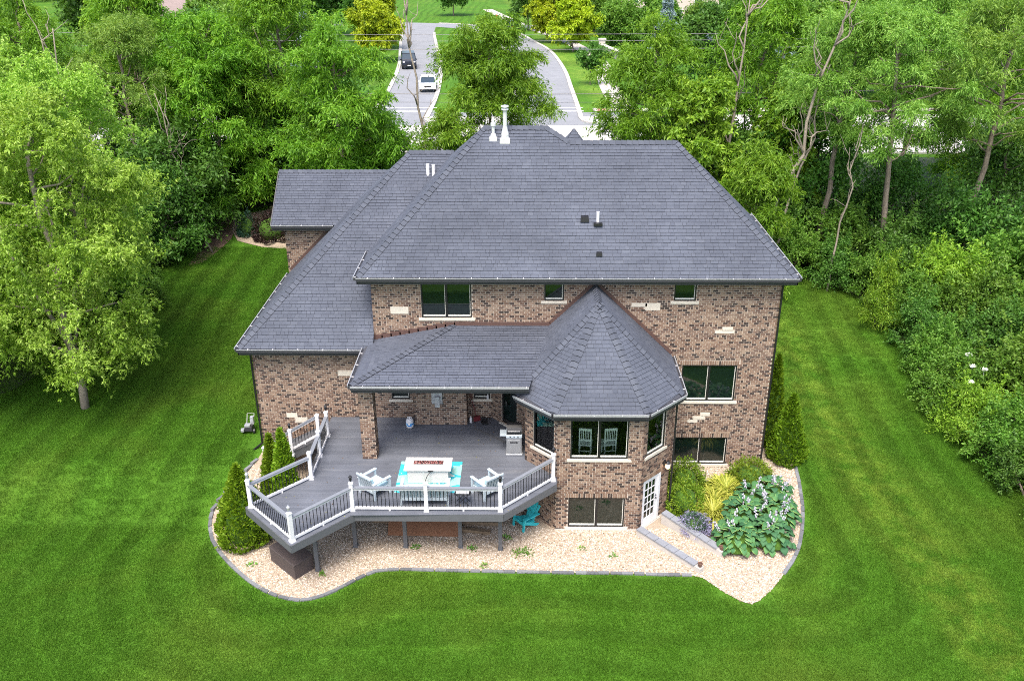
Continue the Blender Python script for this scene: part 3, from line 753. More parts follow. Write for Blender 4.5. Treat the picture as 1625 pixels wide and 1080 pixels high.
gz, gy0, gyr, gx0 = 8.38, 40.65, 43.07, -12.05
G1, G2, G3, G4 = (gx0, gy0, gz), (-5.0, gy0, gz), (-5.0, gyr, 10.37), (gx0, gyr, 10.37)
gpoly = [[G1, G2, G3, G4], [(gx0, 45.5, gz), G4, G3, (-5.0, 45.5, gz)]]
gar = roof_deck('garage_roof', gpoly); shingle_plane(gpoly[0], (1, 0, 0), gar, 8)
caps(G4, G3, gar, gpoly[0], gpoly[1], seed=8); gutter(G1, (-9.1, gy0, gz), (0, -1, 0), gar)
m = MB(); m.beam((gx0-.02, gy0, gz-.08), (gx0-.02, gyr, 10.29), .04, .2, up=(0, -.6, .8)); m.build('rake_board', bronze_m, gar)
m = MB(); m.prism([(gx0, gy0), (-9.0, gy0), (-9.0, 41.3), (gx0, 41.3)], gz-.27, gz-.262); m.build('soffit', soffit_m, gar)

PE, PT = (-6.45, 29.2, 5.82), (-2.9, 33.0, 6.60)
porch_polys = [[PE, (.12, 29.2, 5.82), (.92, 33.0, 6.60), PT], [(-6.45, 33.0, 5.9), PE, PT]]
porch = roof_deck('porch_roof', porch_polys)
shingle_plane(porch_polys[0], (1, 0, 0), porch, 9, row=0.165); shingle_plane(porch_polys[1], (0, 1, 0), porch, 10, row=0.165)
caps(PE, PT, porch, porch_polys[0], porch_polys[1], wd=.15, seed=9)
gutter(PE, (.10, 29.2, 5.82), (0, -1, 0), porch, rim=.05); gutter((-6.45, 32.4, 5.84), PE, (-1, 0, 0), porch, rim=.05)
m = MB(); m.prism([(-6.40, 29.25), (.3, 29.25), (.3, 33.0), (-6.40, 33.0)], 5.52, 5.528); m.build('porch_ceiling', soffit_m, porch)
m = MB(); m.beam((-6.35, 29.95, 5.60), (0.0, 29.95, 5.60), .45, .17); m.build('porch_beam', soffit_m, porch)

tz_ = 5.30; E0, E1, E2, E3 = (-.42, 29.5, tz_), (.96, 28.1, tz_), (4.36, 28.1, tz_), (5.85, 29.6, tz_); AP, AW = (2.70, 31.0, 8.37), (2.70, 33.0, 8.37)
tur_polys = [[E1, E2, AP], [E0, E1, AP], [E2, E3, AP], [E3, (5.85, 33.0, tz_), AW, AP], [(-.42, 33.0, tz_), E0, AP, AW]]
tur = roof_deck('turret_roof', tur_polys)
for k, (p, u) in enumerate(zip(tur_polys, ((1, 0, 0), (1, -1, 0), (1, 1, 0), (0, 1, 0), (0, 1, 0)))): shingle_plane(p, u, tur, 20+k, row=.155)
TP = tur_polys
caps(E1, AP, tur, TP[0], TP[1], seed=11, wd=.16); caps(E2, AP, tur, TP[0], TP[2], seed=12, wd=.16)
caps(E0, AP, tur, TP[1], TP[4], seed=13); caps(E3, AP, tur, TP[2], TP[3], seed=14); caps(AP, AW, tur, TP[3], TP[4], seed=15)
s2 = 1/math.sqrt(2)
gutter(E1, E2, (0, -1, 0), tur, rim=.055); gutter(E0, E1, (-s2, -s2, 0), tur, rim=.055); gutter(E2, E3, (s2, -s2, 0), tur, rim=.055); gutter(E3, (5.85, 32.9, tz_), (1, 0, 0), tur, rim=.05)
m = MB(); m.prism([(-.40, 29.52), (.97, 28.12), (4.35, 28.12), (5.83, 29.6), (5.83, 33), (-.40, 33)], tz_-.22, tz_-.212); m.build('soffit', soffit_m, tur)
# small front pyramid seen over the ridge
m = MB(); c = (2.22, 43.0); h = 1.55
ap = (c[0], c[1], 12.42); bs = [(c[0]-h, c[1]-h, 10.2), (c[0]+h, c[1]-h, 10.2), (c[0]+h, c[1]+h, 10.2), (c[0]-h, c[1]+h, 10.2)]
for i in range(4): m.poly([bs[i], bs[(i+1) % 4], ap])
pyr = m.build('entry_tower_roof', under_m, house)
shingle_plane([bs[0], bs[1], ap], (1, 0, 0), pyr, 40); shingle_plane([bs[1], bs[2], ap], (0, 1, 0), pyr, 41); shingle_plane([bs[3], bs[0], ap], (0, 1, 0), pyr, 42)
m = MB(); m.prism([(c[0]-1.3, c[1]-1.3), (c[0]+1.3, c[1]-1.3), (c[0]+1.3, c[1]+1.3), (c[0]-1.3, c[1]+1.3)], 2.0, 10.2); m.build('entry_tower_wall', brickwall_m, house)

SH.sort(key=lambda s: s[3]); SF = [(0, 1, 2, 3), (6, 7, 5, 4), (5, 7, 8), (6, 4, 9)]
rest = {}
for i, (vs, r, par, d) in enumerate(SH):
    if i < 300:
        m = MB(); m.v = vs; m.f = list(SF); m.r = [r]*4+[0]*6; m.build('shingle', shingle_m, par, rnd=True)  # dark asphalt butt edges, also colouring in the shadow line under each tab
    else:
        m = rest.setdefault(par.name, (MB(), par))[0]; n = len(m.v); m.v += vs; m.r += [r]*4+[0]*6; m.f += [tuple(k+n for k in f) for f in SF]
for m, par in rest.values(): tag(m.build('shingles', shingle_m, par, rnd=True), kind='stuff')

# flashings where roofs meet walls
def flash(p, q, w_=.16, d=.05):
    m = MB(); m.beam(p, q, d, w_); return m.build('flashing', flash_m, house)
flash((-2.9, YW-.03, 6.67), (.95, YW-.03, 6.67))
flash((.92, YW-.03, 6.72), (2.70, YW-.03, 8.47), .13); flash((2.70, YW-.03, 8.47), (5.85, YW-.03, 5.42), .13)
for k in range(9):
    x0 = -6.2+3.3*k/9; z0 = 5.98+.62*k/9; m = MB(); m.box((x0+.20, YW-.03, z0+.10), (.42, .05, .20)); m.build('step_flashing', flash_m, house)
flash((-11.5, 41.17, 5.98), (-9.2, 41.17, 8.28), .13)
# downspouts
def spout(x, y, z0, z1, dx=0, dy=0):
    m = MB(); m.beam((x, y, z0+.2), (x, y, z1), .065, .06, up=(0, 1, 0)); m.beam((x, y, z0+.22), (x+dx, y+dy, z0+.06), .07, .06); m.build('downspout', blackf_m, house)
spout(-11.26, 32.95, .9, 5.55, -.3, -.3); spout(9.99, 32.94, .05, 8.6, .3, -.3); spout(5.62, 29.60, .3, 5.1, .12, -.3)
# roof vents
def vent_pipe(name, base, prof, mat, bx=None, sq=None):
    m = MB(); m.lathe(base, prof, 10)
    if sq: m.box((base[0], base[1], base[2]+sq[1]/2-.12), (sq[0], sq[0], sq[1]+.12))
    return m.build(name, mat, main, smooth=False)
vent_pipe('flue_pipe', (-.90, 36.80, 13.25), [(.16, .0), (.16, .16), (.10, .42), (.085, .50), (.085, 1.12), (.15, 1.14), (.15, 1.18), (.09, 1.20), (.09, 1.24), (.16, 1.26), (.15, 1.31), (.02, 1.34)], whitem_m, sq=(.42, .08))
vent_pipe('flue_pipe', (-1.38, 36.84, 13.29), [(.13, .0), (.10, .14), (.065, .16), (.065, .44), (.11, .46), (.11, .56), (.05, .62), (.05, .68), (.01, .72)], whitem_m, sq=(.32, .08))
vent_pipe('plumbing_vent', (2.78, 34.10, 10.50), [(.06, 0), (.06, .46), (.05, .46), (.05, .42)], white_m)
m = MB(); m.box((2.78, 34.02, 10.50), (.34, .34, .10)); m.build('vent_boot', black_m, main)
for x, y, z, s in ((2.27, 34.18, 10.66, .34), (2.80, 33.10, 9.58, .24)):
    m = MB(); m.box((x, y, z), (s, s, s*.55), taper=.85); m.build('roof_vent', black_m, main)
for x, y, z in ((-4.25, 38.05, 11.45), (-4.0, 38.0, 11.43)):
    m = MB(); m.lathe((x, y, z-.1), [(.075, 0), (.075, .55), (.06, .55), (.06, .5)], 10); m.build('plumbing_vent', white_m, main)
# wall fittings
e = MB(); box_uzn(e, Frame((-3.86, 32.36), (1, 0)), 0, .44, 3.42, 3.92, 0.01, .10); v_ = e.build('fireplace_vent', simple('galvanised', (.42, .43, .45), .4, metal=.5), house)
e = MB(); box_uzn(e, Frame((-3.78, 32.26), (1, 0)), .06, .26, 3.34, 3.80, 0.0, .16); e.build('vent_hood', MATS['galvanised'], v_)
def wall_lamp(p, n):
    m = MB(); m.box(p, (.1, .1, .22)); m.lathe((p[0]+n[0]*.16, p[1]+n[1]*.16, p[2]-.18), [(.03, .34), (.04, .30), (.11, .22), (.10, .20)][::-1], 8); l = m.build('wall_lamp', black_m, house)
    g = MB(); g.lathe((p[0]+n[0]*.16, p[1]+n[1]*.16, p[2]-.20), [(.05, 0), (.085, .05), (.085, .18)], 8)
    lm, t_ = new_mat('lamp_glow'); t_.p.inputs['Base Color'].default_value = (.9, .6, .35, 1); t_.p.inputs['Emission Color'].default_value = (1, .62, .34, 1); t_.p.inputs['Emission Strength'].default_value = 1.6
    g.build('lamp_glass', lm, l)
pp = f7(1.38, 2.45, .02); wall_lamp(pp, (s2, -s2))
# ------------------------------------------------------------------ the deck
ZD = 2.40
deck = empty('deck', (-4.0, 29.0, 0.0)); tag(deck, 'raised grey plank deck with white railings and black balusters', 'deck')
DP = [(-9.95, 26.45), (-7.82, 24.28), (-6.02, 26.12), (-.80, 26.12), (1.15, 28.05), (1.15, 28.48), (-.05, 29.68), (-.05, 31.56), (-1.47, 32.98), (-8.16, 32.98), (-8.16, 28.42)]
def scan(poly, y):
    xs = []
    for i in range(len(poly)):
        (x0, y0), (x1, y1) = poly[i], poly[(i+1) % len(poly)]
        if (y0 > y) != (y1 > y): xs.append(x0+(x1-x0)*(y-y0)/(y1-y0))
    return sorted(xs)
rg = random.Random(21); y = 24.30; bw = .142
while y < 32.95:
    y1 = min(y+bw, 32.975); a, b = scan(DP, y+.002), scan(DP, y1-.004)
    if len(a) != len(b): b = a if len(a) > len(b) else b; a = b if len(a) != len(b) else a
    for k in range(0, len(a)-1, 2):
        p0, p1, q0, q1 = a[k], a[k+1], b[k], b[k+1]
        cuts = [0, 1]
        if p1-p0 > 5: cuts = [0, rg.uniform(.3, .7), 1]
        for c, d in zip(cuts[:-1], cuts[1:]):
            e0, e1 = (.002 if c > 0 else 0), (.002 if d < 1 else 0)
            m = MB(); g = .004
            B = [(p0+(p1-p0)*c+e0, y), (p0+(p1-p0)*d-e1, y), (q0+(q1-q0)*d-e1, y1-g), (q0+(q1-q0)*c+e0, y1-g)]
            m.hexa([(x, yy, ZD-.03) for x, yy in B]+[(x, yy, ZD) for x, yy in B], rg.random()); m.build('deck_board', deck_m, deck, rnd=True)
    y += bw
m = MB(); m.beam((-2.15, 32.07, ZD+.003), (-.70, 30.84, ZD+.003), .14, .012); m.build('diagonal_board', rim_m, deck)
OUT = [(-8.16, 28.42), (-9.95, 26.45), (-7.82, 24.28), (-6.02, 26.12), (-.80, 26.12), (1.12, 28.05)]
for a, b in zip(OUT[:-1], OUT[1:]):
    m = MB(); m.beam((*a, ZD-.16), (*b, ZD-.16), .05, .30); m.build('rim_fascia', rim_m, deck)
m = MB(); m.beam((-8.18, 28.42, ZD-.16), (-8.18, 32.9, ZD-.16), .05, .30); m.build('rim_fascia', rim_m, deck)
m = MB()
for i in range(len(OUT)-1):
    pass
for x in np.arange(-7.9, .2, .41): m.beam((x, 26.3 if -6 < x < -.8 else 28.0, ZD-.16), (x, 32.9, ZD-.16), .04, .22)
m.build('joists', rim_m, deck)
m = MB(); m.beam((-6.6, 27.4, ZD-.36), (-.8, 27.4, ZD-.36), .12, .2); m.beam((-9.0, 27.4, ZD-.36), (-7.25, 25.75, ZD-.36), .12, .2); m.build('support_beam', rim_m, deck)
for x, yy in ((-6.37, 27.37), (-4.49, 27.36), (-2.44, 27.37), (-.95, 27.25), (-7.49, 25.97), (-8.9, 27.3), (-4.5, 30.5), (-1.5, 30.5)):
    m = MB(); m.box((x, yy, (ZD-.46)/2), (.14, .14, ZD-.46)); m.build('support_post', rim_m, deck)
    m = MB(); m.box((x, yy, .03), (.19, .19, .06)); m.build('post_foot', rim_m, deck)
RP = {1: (-9.75, 26.45), 2: (-7.82, 24.50), 3: (-6.10, 26.30), 4: (-3.50, 26.30), 5: (-.90, 26.30), 6: (1.00, 28.25), 7: (-8.0, 28.28), 8: (-8.0, 29.83), 9: (-8.0, 31.35)}
def rail_post(x, y, z, h=1.12, rz=0.0):
    m = MB(); m.box((x, y, z+h/2), (.13, .13, h), rz); m.box((x, y, z+.045), (.19, .19, .09), rz, taper=.9)
    p = m.build('railing_post', white_m, deck)
    m = MB(); m.box((x, y, z+h+.015), (.165, .165, .03), rz); m.box((x, y, z+h+.055), (.15, .15, .05), rz, taper=.3); m.build('post_cap', white_m, p)
    return p
def railing(p, q, zp=ZD, zq=ZD, top=.95):
    p, q = Vector((*p, zp)), Vector((*q, zq)); d = (q-p); L = d.length; t = d/L; a, b = p+t*.07, q-t*.07; up = Vector((0, 0, 1))
    m = MB(); m.beam(a+up*top, b+up*top, .14, .032); r = m.build('railing', greyrail_m, deck)
    m = MB(); m.beam(a+up*(top-.06), b+up*(top-.06), .05, .085); m.build('upper_rail', white_m, r)
    m = MB(); m.beam(a+up*.11, b+up*.11, .055, .085); m.build('lower_rail', white_m, r)
    c = (a+b)/2; m = MB(); m.box((c.x, c.y, c.z+.035), (.06, .06, .07)); m.build('rail_foot', white_m, r)
    n = int((b-a).length/.135); 
    for k in range(1, n):
        s = a.lerp(b, k/n); m = MB(); m.tube([s+up*.14, s+up*(top-.09)], .013, 5); m.build('baluster', black_m, r)
    return r
for k, (x, yy) in RP.items(): rail_post(x, yy, ZD, rz=R_(45) if k in (2,) else 0)
for a, b in ((7, 1), (1, 2), (2, 3), (3, 4), (4, 5), (5, 6), (7, 8), (8, 9)): railing(RP[a], RP[b])
# stairs going down to the left along the wall
zg = .93; nst = 8; x0, x1 = -8.2, -10.55
st = None
m = MB(); m.beam((x0, 31.25, ZD-.17), (x1-.1, 31.25, zg+.02), .05, .28); m.beam((x0, 32.55, ZD-.17), (x1-.1, 32.55, zg+.02), .05, .28); st = m.build('stair_stringer', rim_m, deck)
for k in range(nst):
    x = x0+(x1-x0)*(k+.5)/nst; z = ZD-(ZD-zg)*(k+1)/(nst+1)
    m = MB(); m.box((x, 31.9, z), (.31, 1.28, .035)); m.build('stair_tread', rim_m, st)
    m = MB(); m.box((x+.14, 31.9, z-.09), (.02, 1.26, .15)); m.build('stair_riser', black_m, st)
rail_post(-8.32, 31.15, ZD-.15, 1.24); rail_post(-9.48, 31.15, 1.62, 1.18); rail_post(-10.61, 31.15, .86, 1.12)
railing((-8.32, 31.15), (-9.48, 31.15), ZD+.12, 1.82); railing((-9.48, 31.15), (-10.61, 31.15), 1.82, .98)
def post_light(x, y, z, dark=True):
    m = MB(); m.lathe((x, y, z), [(.035, 0), (.02, .03), (.05, .06), (.055, .17), (.07, .18), (.02, .25)], 8); m.build('post_light', black_m if dark else MATS['galvanised'], deck)
for k, dk in ((1, False), (2, False), (3, True), (5, True), (6, True), (9, True)): post_light(RP[k][0], RP[k][1], ZD+1.20, dk)
post_light(-9.48, 31.15, 2.88)

# ------------------------------------------------------------------ things on the deck
plast_w = simple('white_resin', (.42, .48, .52), .45, var=.05); cush_m = simple('pale_blue_cushion', (.33, .48, .54), .85, var=.10, scale=5)
stone_w = simple('white_stone', (.50, .485, .47), .7, var=.10, scale=5); teal_m = simple('turquoise_resin', (.03, .42, .46), .45, var=.08)
rugA = simple('rug_mint', (.42, .68, .62), .95, var=.1, scale=3)
rm, t = new_mat('rug_pattern')
pos = t.add('ShaderNodeNewGeometry').outputs['Position']; n1 = t.noise(pos, 1.9, 1, .4, .6)
t.l.new(t.ramp(n1, [(0, (.24, .47, .43)), (.47, (.26, .49, .45)), (.50, (.025, .36, .42)), (.60, (.025, .38, .45)), (.63, (.44, .53, .49))], 'CONSTANT'), t.p.inputs['Base Color']); t.p.inputs['Roughness'].default_value = .95
m = MB(); m.box((-3.62, 28.45, ZD+.008), (2.35, 2.1, .012)); tag(m.build('rug', rm), 'turquoise and mint patterned rug under the white fire table', 'rug')
e = empty('fire_table', (-3.62, 28.36, ZD+.016)); tag(e, 'white rectangular gas fire table with a red gravel burner tray', 'fire table')
m = MB(); m.box((-3.62, 28.36, ZD+.30), (1.50, .72, .55)); m.build('base', stone_w, e, bevel=.01)
m = MB(); m.box((-3.62, 28.36, ZD+.61), (1.74, .86, .07)); m.build('table_top', stone_w, e, bevel=.01)
m = MB(); m.box((-3.62, 28.42, ZD+.65), (1.10, .24, .012)); tray = m.build('burner_tray', simple('burner', (.05, .035, .035), .5, metal=.3), e)
rg = random.Random(9); m = MB()
for k in range(150):
    a, b, s = rg.uniform(-.52, .52), rg.uniform(-.10, .10), rg.uniform(.015, .03); m.box((-3.62+a, 28.42+b, ZD+.662), (s, s, s), rg.random()*3, rg.random())
tag(m.build('burner_stones', rndmat('red_lava', [(0, (.10, .03, .03)), (.6, (.30, .09, .08)), (1, (.5, .35, .33))], .5), tray, rnd=True), kind='stuff')
m = MB(); m.tube([(-3.5, 27.95, ZD+.56), (-3.62, 27.80, ZD+.45), (-3.72, 27.72, ZD+.2), (-3.6, 27.66, ZD+.03), (-3.2, 27.68, ZD+.03), (-2.85, 27.8, ZD+.03)], .014, 6); m.box((-3.5, 27.955, ZD+.58), (.2, .06, .05)); m.build('gas_hose', black_m, e)
def lounge_chair(loc, rz, label, W=.80, seat=None):
    e = empty('deck_chair' if W < 1 else 'loveseat', loc, rz); tag(e, label, 'chair' if W < 1 else 'sofa')
    for s in (-1, 1):
        for yy in (-.34, .34):
            m = MB(); m.box((s*(W/2-.03), yy, .31 if yy < 0 else .34), (.06, .07, .62 if yy < 0 else .68)); m.build('leg', plast_w, e, False)
        m = MB(); m.box((s*(W/2-.03), 0, .635), (.11, .80, .04)); m.build('armrest', plast_w, e, False, bevel=.008)
    m = MB()
    m.box((0, -.30, .26), (W-.1, .03, .10)); m.box((0, .32, .26), (W-.1, .03, .10)); m.box((0, 0, .30), (W-.12, .66, .03)); m.build('seat_frame', plast_w, e, False)
    n = max(3, int((W-.14)/.10)); 
    for k in range(n):
        x = -(W-.2)/2+(W-.2)*k/(n-1); m = MB(); m.beam((x, .30, .30), (x, .46, .86), .07, .022, up=(0, 1, 0)); m.build('back_slat', plast_w, e, False)
    m = MB(); m.beam((-(W-.1)/2, .465, .87), ((W-.1)/2, .465, .87), .05, .06); m.build('top_rail', plast_w, e, False)
    k = 1 if W < 1 else 2
    for i in range(k):
        cw = (W-.16)/k; cx = -(W-.16)/2+cw*(i+.5)
        m = MB(); m.box((cx, -.03, .375), (cw-.02, .62, .12)); m.build('seat_cushion', cush_m, e, False, bevel=.03)
        m = MB(); m.beam((cx, .235, .42), (cx, .375, .84), cw-.02, .10, up=(0, 1, .3)); m.build('back_cushion', cush_m, e, False, bevel=.03)
    e.scale = (1.06, 1.06, 1.04)
    return e
lounge_chair((-5.48, 27.42, ZD), R_(140), 'white deck chair with pale blue cushions on the stairs side of the fire table')
lounge_chair((-1.42, 27.42, ZD), R_(-140), 'white deck chair with pale blue cushions between the folding table and the turret')
lounge_chair((-3.60, 26.95, ZD), R_(180), 'white loveseat with two pale blue cushions backed against the front railing', W=1.62)
e = empty('folding_table', (-2.25, 26.75, ZD)); tag(e, 'small black folding tray table with a white top by the railing', 'table')
m = MB(); m.box((-2.25, 26.75, ZD+.50), (.56, .40, .025)); m.build('table_rim', black_m, e); m = MB(); m.box((-2.25, 26.75, ZD+.516), (.46, .32, .01)); m.build('table_top', white_m, e)
for s in (-1, 1):
    for yy in (-.15, .15): m = MB(); m.tube([(-2.25-s*.24, 26.75+yy, ZD), (-2.25+s*.24, 26.75+yy, ZD+.49)], .012, 5); m.build('leg', black_m, e)
# grill
steel_m = simple('grill_steel', (.36, .37, .38), .35, metal=.6, var=.06)
e = empty('gas_grill', (-.47, 30.25, ZD), 0); tag(e, 'grey and black gas grill standing against the turret wall', 'grill')
m = MB(); m.box((-.47, 30.25, ZD+.44), (.60, .56, .72)); m.build('cabinet', steel_m, e, bevel=.02); m = MB(); m.box((-.47, 30.25, ZD+.05), (.66, .62, .08)); m.build('base', MATS['galvanised'], e, bevel=.02)
m = MB(); m.box((-.47, 29.962, ZD+.42), (.46, .015, .56)); dd = m.build('cabinet_door', steel_m, e); m = MB()
for k in range(4): m.box((-.59+.075*k, 29.95, ZD+.60), (.055, .01, .06))
m.build('door_lettering', black_m, dd)
m = MB(); m.box((-.47, 30.22, ZD+.87), (.62, .56, .16), taper=1.02); m.build('firebox', plast_w, e, bevel=.03)
m = MB(); prof = [(-.30, .0)]+[(-.30+.6*(.5-.5*math.cos(math.pi*k/8)), .34*math.sin(math.pi*k/8)) for k in range(1, 8)]+[(.30, .0)]
m.xprism([(30.25+a, ZD+.96+b) for a, b in prof], -.76, -.18); m.build('hood', black_m, e)
m = MB(); m.tube([(-.70, 29.95, ZD+1.1), (-.70, 29.90, ZD+1.12), (-.24, 29.90, ZD+1.12), (-.24, 29.95, ZD+1.1)], .014, 6); m.build('hood_handle', steel_m, e)
m = MB(); m.box((-.90, 30.25, ZD+.86), (.24, .46, .03)); m.build('side_shelf', plast_w, e)
for k in range(3): m = MB(); m.box((-.62+.15*k, 29.935, ZD+.86), (.04, .03, .04)); m.build('knob', black_m, e)
# propane tank
e = empty('propane_tank', (-4.78, 32.10, ZD)); tag(e, 'white propane cylinder with blue print beside the fireplace wall', 'gas cylinder')
m = MB(); m.lathe((-4.78, 32.10, ZD), [(.11, 0), (.11, .03), (.145, .05), (.155, .12), (.155, .30), (.14, .38), (.08, .42), (.03, .43)], 18); b_ = m.build('tank_body', white_m, e, smooth=True)
m = MB(); m.lathe((-4.78, 32.10, ZD), [(.1565, .13), (.1565, .26)], 18)
pm, t = new_mat('blue_print'); pos = t.add('ShaderNodeNewGeometry').outputs['Position']; t.l.new(t.ramp(t.noise(pos, 11, 1), [(0, (.78, .79, .8)), (.46, (.10, .40, .65)), (.56, (.03, .10, .45))], 'CONSTANT'), t.p.inputs['Base Color']); m.build('printed_band', pm, b_)
m = MB(); m.tube([(-4.86, 32.06, ZD+.40), (-4.86, 32.06, ZD+.52), (-4.70, 32.06, ZD+.52), (-4.70, 32.06, ZD+.40)], .016, 6); m.box((-4.78, 32.10, ZD+.46), (.05, .05, .08)); m.build('collar', white_m, e)
# small clutter in the corner
e = MB(); e.lathe((-2.30, 32.55, ZD), [(.05, 0), (.06, .02), (.06, .20), (.02, .25), (.02, .29)], 10); tag(e.build('spray_bottle', white_m), 'small white bottle standing on the deck beside the fireplace corner', 'bottle')
e = MB(); e.lathe((-1.60, 32.96, 3.284), [(.045, 0), (.05, .02), (.05, .14), (.02, .20), (.02, .24)], 10); tag(e.build('soap_bottle', white_m), 'white bottle standing on the small window sill', 'bottle')
e = empty('work_boots', (-1.75, 32.5, ZD)); tag(e, 'pair of black shoes left in front of the small window', 'shoes')
for s in (0, .14):
    m = MB(); m.box((-1.82+s, 32.48, ZD+.04), (.10, .28, .08), .3); m.box((-1.84+s, 32.58, ZD+.11), (.10, .10, .10), .3); m.build('shoe', black_m, e, bevel=.02)
e = empty('garden_tools', (-2.33, 32.75, ZD)); tag(e, 'dark red pole and broom leaning in the corner by the fireplace wall', 'tools')
m = MB(); m.tube([(-2.18, 32.6, ZD), (-2.38, 32.9, ZD+1.5)], .018, 6); m.build('pole', flash_m, e); m = MB(); m.tube([(-2.08, 32.68, ZD+.2), (-2.34, 32.93, ZD+1.3)], .014, 6); m.box((-2.05, 32.66, ZD+.12), (.28, .06, .22), .5); m.build('broom', simple('broom_red', (.12, .015, .02), .6), e)

# ------------------------------------------------------------------ things under and beside the deck
wick_m = simple('brown_wicker', (.058, .044, .042), .7, var=.25, scale=30, bump=.4)
e = empty('storage_box', (-8.42, 26.25, 0)); tag(e, 'dark brown storage box on the gravel below the deck corner', 'storage box')
ax, ay = Vector((-1.18, 1.11, 0)), Vector((.55, .66, 0)); o = Vector((-8.18, 25.41, .03))
def pbox(o, a, b, h): return [o, o+a, o+a+b, o+b][::-1] + [o+Vector((0, 0, h)), o+a+Vector((0, 0, h)), o+a+b+Vector((0, 0, h)), o+b+Vector((0, 0, h))][::-1]
m = MB(); m.hexa(pbox(o, ax*.98, ay*.98, .55)); m.build('box_body', wick_m, e, bevel=.02)
m = MB(); m.hexa(pbox(o+Vector((0, -.02, .55)), ax, ay, .09)); m.build('lid', wick_m, e, bevel=.03)
osb_m, t = new_mat('osb'); pos = t.add('ShaderNodeNewGeometry').outputs['Position']; t.l.new(t.ramp(t.noise(pos, 14, 3, .8, 1.5), [(.3, (.17, .07, .035)), (.5, (.28, .13, .07)), (.7, (.38, .21, .12))]), t.p.inputs['Base Color']); t.p.inputs['Roughness'].default_value = .85
m = MB(); m.hexa([(-5.25, 27.95, .10), (-2.45, 27.92, .08), (-2.55, 29.25, .42), (-5.35, 29.25, .42), (-5.25, 27.94, .118), (-2.45, 27.91, .098), (-2.55, 29.24, .44), (-5.35, 29.24, .44)])
tag(m.build('osb_panel', osb_m), 'brown chipboard sheet lying on lumber under the deck', 'board')
lum_m = simple('weathered_lumber', (.17, .12, .075), .9, var=.3, scale=7)
for k, (a, b, z, lb) in enumerate((((-6.0, 28.9), (-.9, 28.75), .09, 'long timber beam under the brown board, nearest the deck posts'), ((-5.9, 29.35), (-1.1, 29.3), .30, 'upper timber beam behind the brown board'), ((-2.5, 28.35), (-1.35, 28.2), .06, 'short timber offcut on the gravel beside the brown board'), ((-5.9, 29.15), (-1.2, 29.1), .09, 'lower timber beam behind the brown board'))):
    m = MB(); m.beam((*a, z+.02), (*b, z), .16, .16); tag(m.build('lumber', lum_m), lb, 'timber', 'timbers under the deck')
def adirondack(loc, rz, label):
    e = empty('adirondack_chair', loc, rz); tag(e, label, 'chair')
    for s in (-1, 1):
        m = MB(); m.beam((s*.29, -.36, 0), (s*.31, -.30, .55), .09, .05, up=(0, 1, 0)); m.build('leg', teal_m, e, False)
        m = MB(); m.beam((s*.26, .42, .0), (s*.27, -.30, .36), .05, .11); m.build('rear_leg', teal_m, e, False)
        m = MB(); m.box((s*.33, .02, .565), (.14, .74, .035)); m.build('armrest', teal_m, e, False, bevel=.01)
    for k in range(6):
        m = MB(); y = -.32+.105*k; m.box((0, y, .39-.035*k), (.56, .09, .025)); m.build('seat_slat', teal_m, e, False)
    for k in range(5):
        x = -.22+.11*k; h = .98-.05*abs(k-2)**1.5; m = MB(); m.beam((x*.75, .20, .20), (x*1.15, .50, h), .10, .022, up=(0, 1, 0)); m.build('back_slat', teal_m, e, False)
    m = MB(); m.box((0, .31, .48), (.56, .03, .06)); m.box((0, -.36, .36), (.58, .03, .12)); m.build('crossbar', teal_m, e, False)
adirondack((-.02, 28.75, .02), R_(-50), 'turquoise slatted garden chair on the gravel under the deck end')

# ramp walls at the french door
def ramp_wall(a, b, z0, z1, label, wd=.24):
    e = empty('retaining_wall', (a[0], a[1], 0)); tag(e, label, 'wall', 'low walls beside the ramp')
    A, Bv = Vector((*a, 0)), Vector((*b, 0)); d = (Bv-A); n = Vector((-d.y, d.x, 0)).normalized()*wd/2; m = MB()
    m.hexa([A+n+Vector((0, 0, -.05)), A-n+Vector((0, 0, -.05)), Bv-n+Vector((0, 0, -.05)), Bv+n+Vector((0, 0, -.05)), A+n+Vector((0, 0, z0)), A-n+Vector((0, 0, z0)), Bv-n+Vector((0, 0, z1)), Bv+n+Vector((0, 0, z1))]); m.build('wall_body', conc_m, e)
    cap = simple('grey_cap_stone', (.19, .20, .225), .8, var=.12, scale=5) if 'grey_cap_stone' not in MATS else MATS['grey_cap_stone']
    for k in range(6):
        p, q = A.lerp(Bv, (k+.02)*.92/6), A.lerp(Bv, (k+.98)*.92/6); zp, zq = z0+(z1-z0)*k/6+.028, z0+(z1-z0)*(k+1)/6+.028
        m = MB(); m.beam((p.x, p.y, zp), (q.x, q.y, zq), wd+.05, .055); m.build('cap_stone', cap, e)
    p = A.lerp(Bv, .97); m = MB(); m.lathe((p.x, p.y, z1), [(.05, 0), (.085, .14), (.095, .14), (.095, .17), (.07, .165), (.06, .10)], 12)
    tag(m.build('flower_pot', simple('pot_brown', (.13, .07, .05), .8) if 'pot_brown' not in MATS else MATS['pot_brown']), 'small brown pot on the end of the ' + ('front' if 'front' in label else 'garden side') + ' ramp wall', 'pot')
ramp_wall((4.28, 28.22), (6.30, 26.02), .28, .20, 'low grey capped wall on the lawn front side of the basement ramp')
ramp_wall((5.32, 29.00), (7.25, 26.95), .48, .24, 'low grey capped wall between the ramp and the hosta bed')
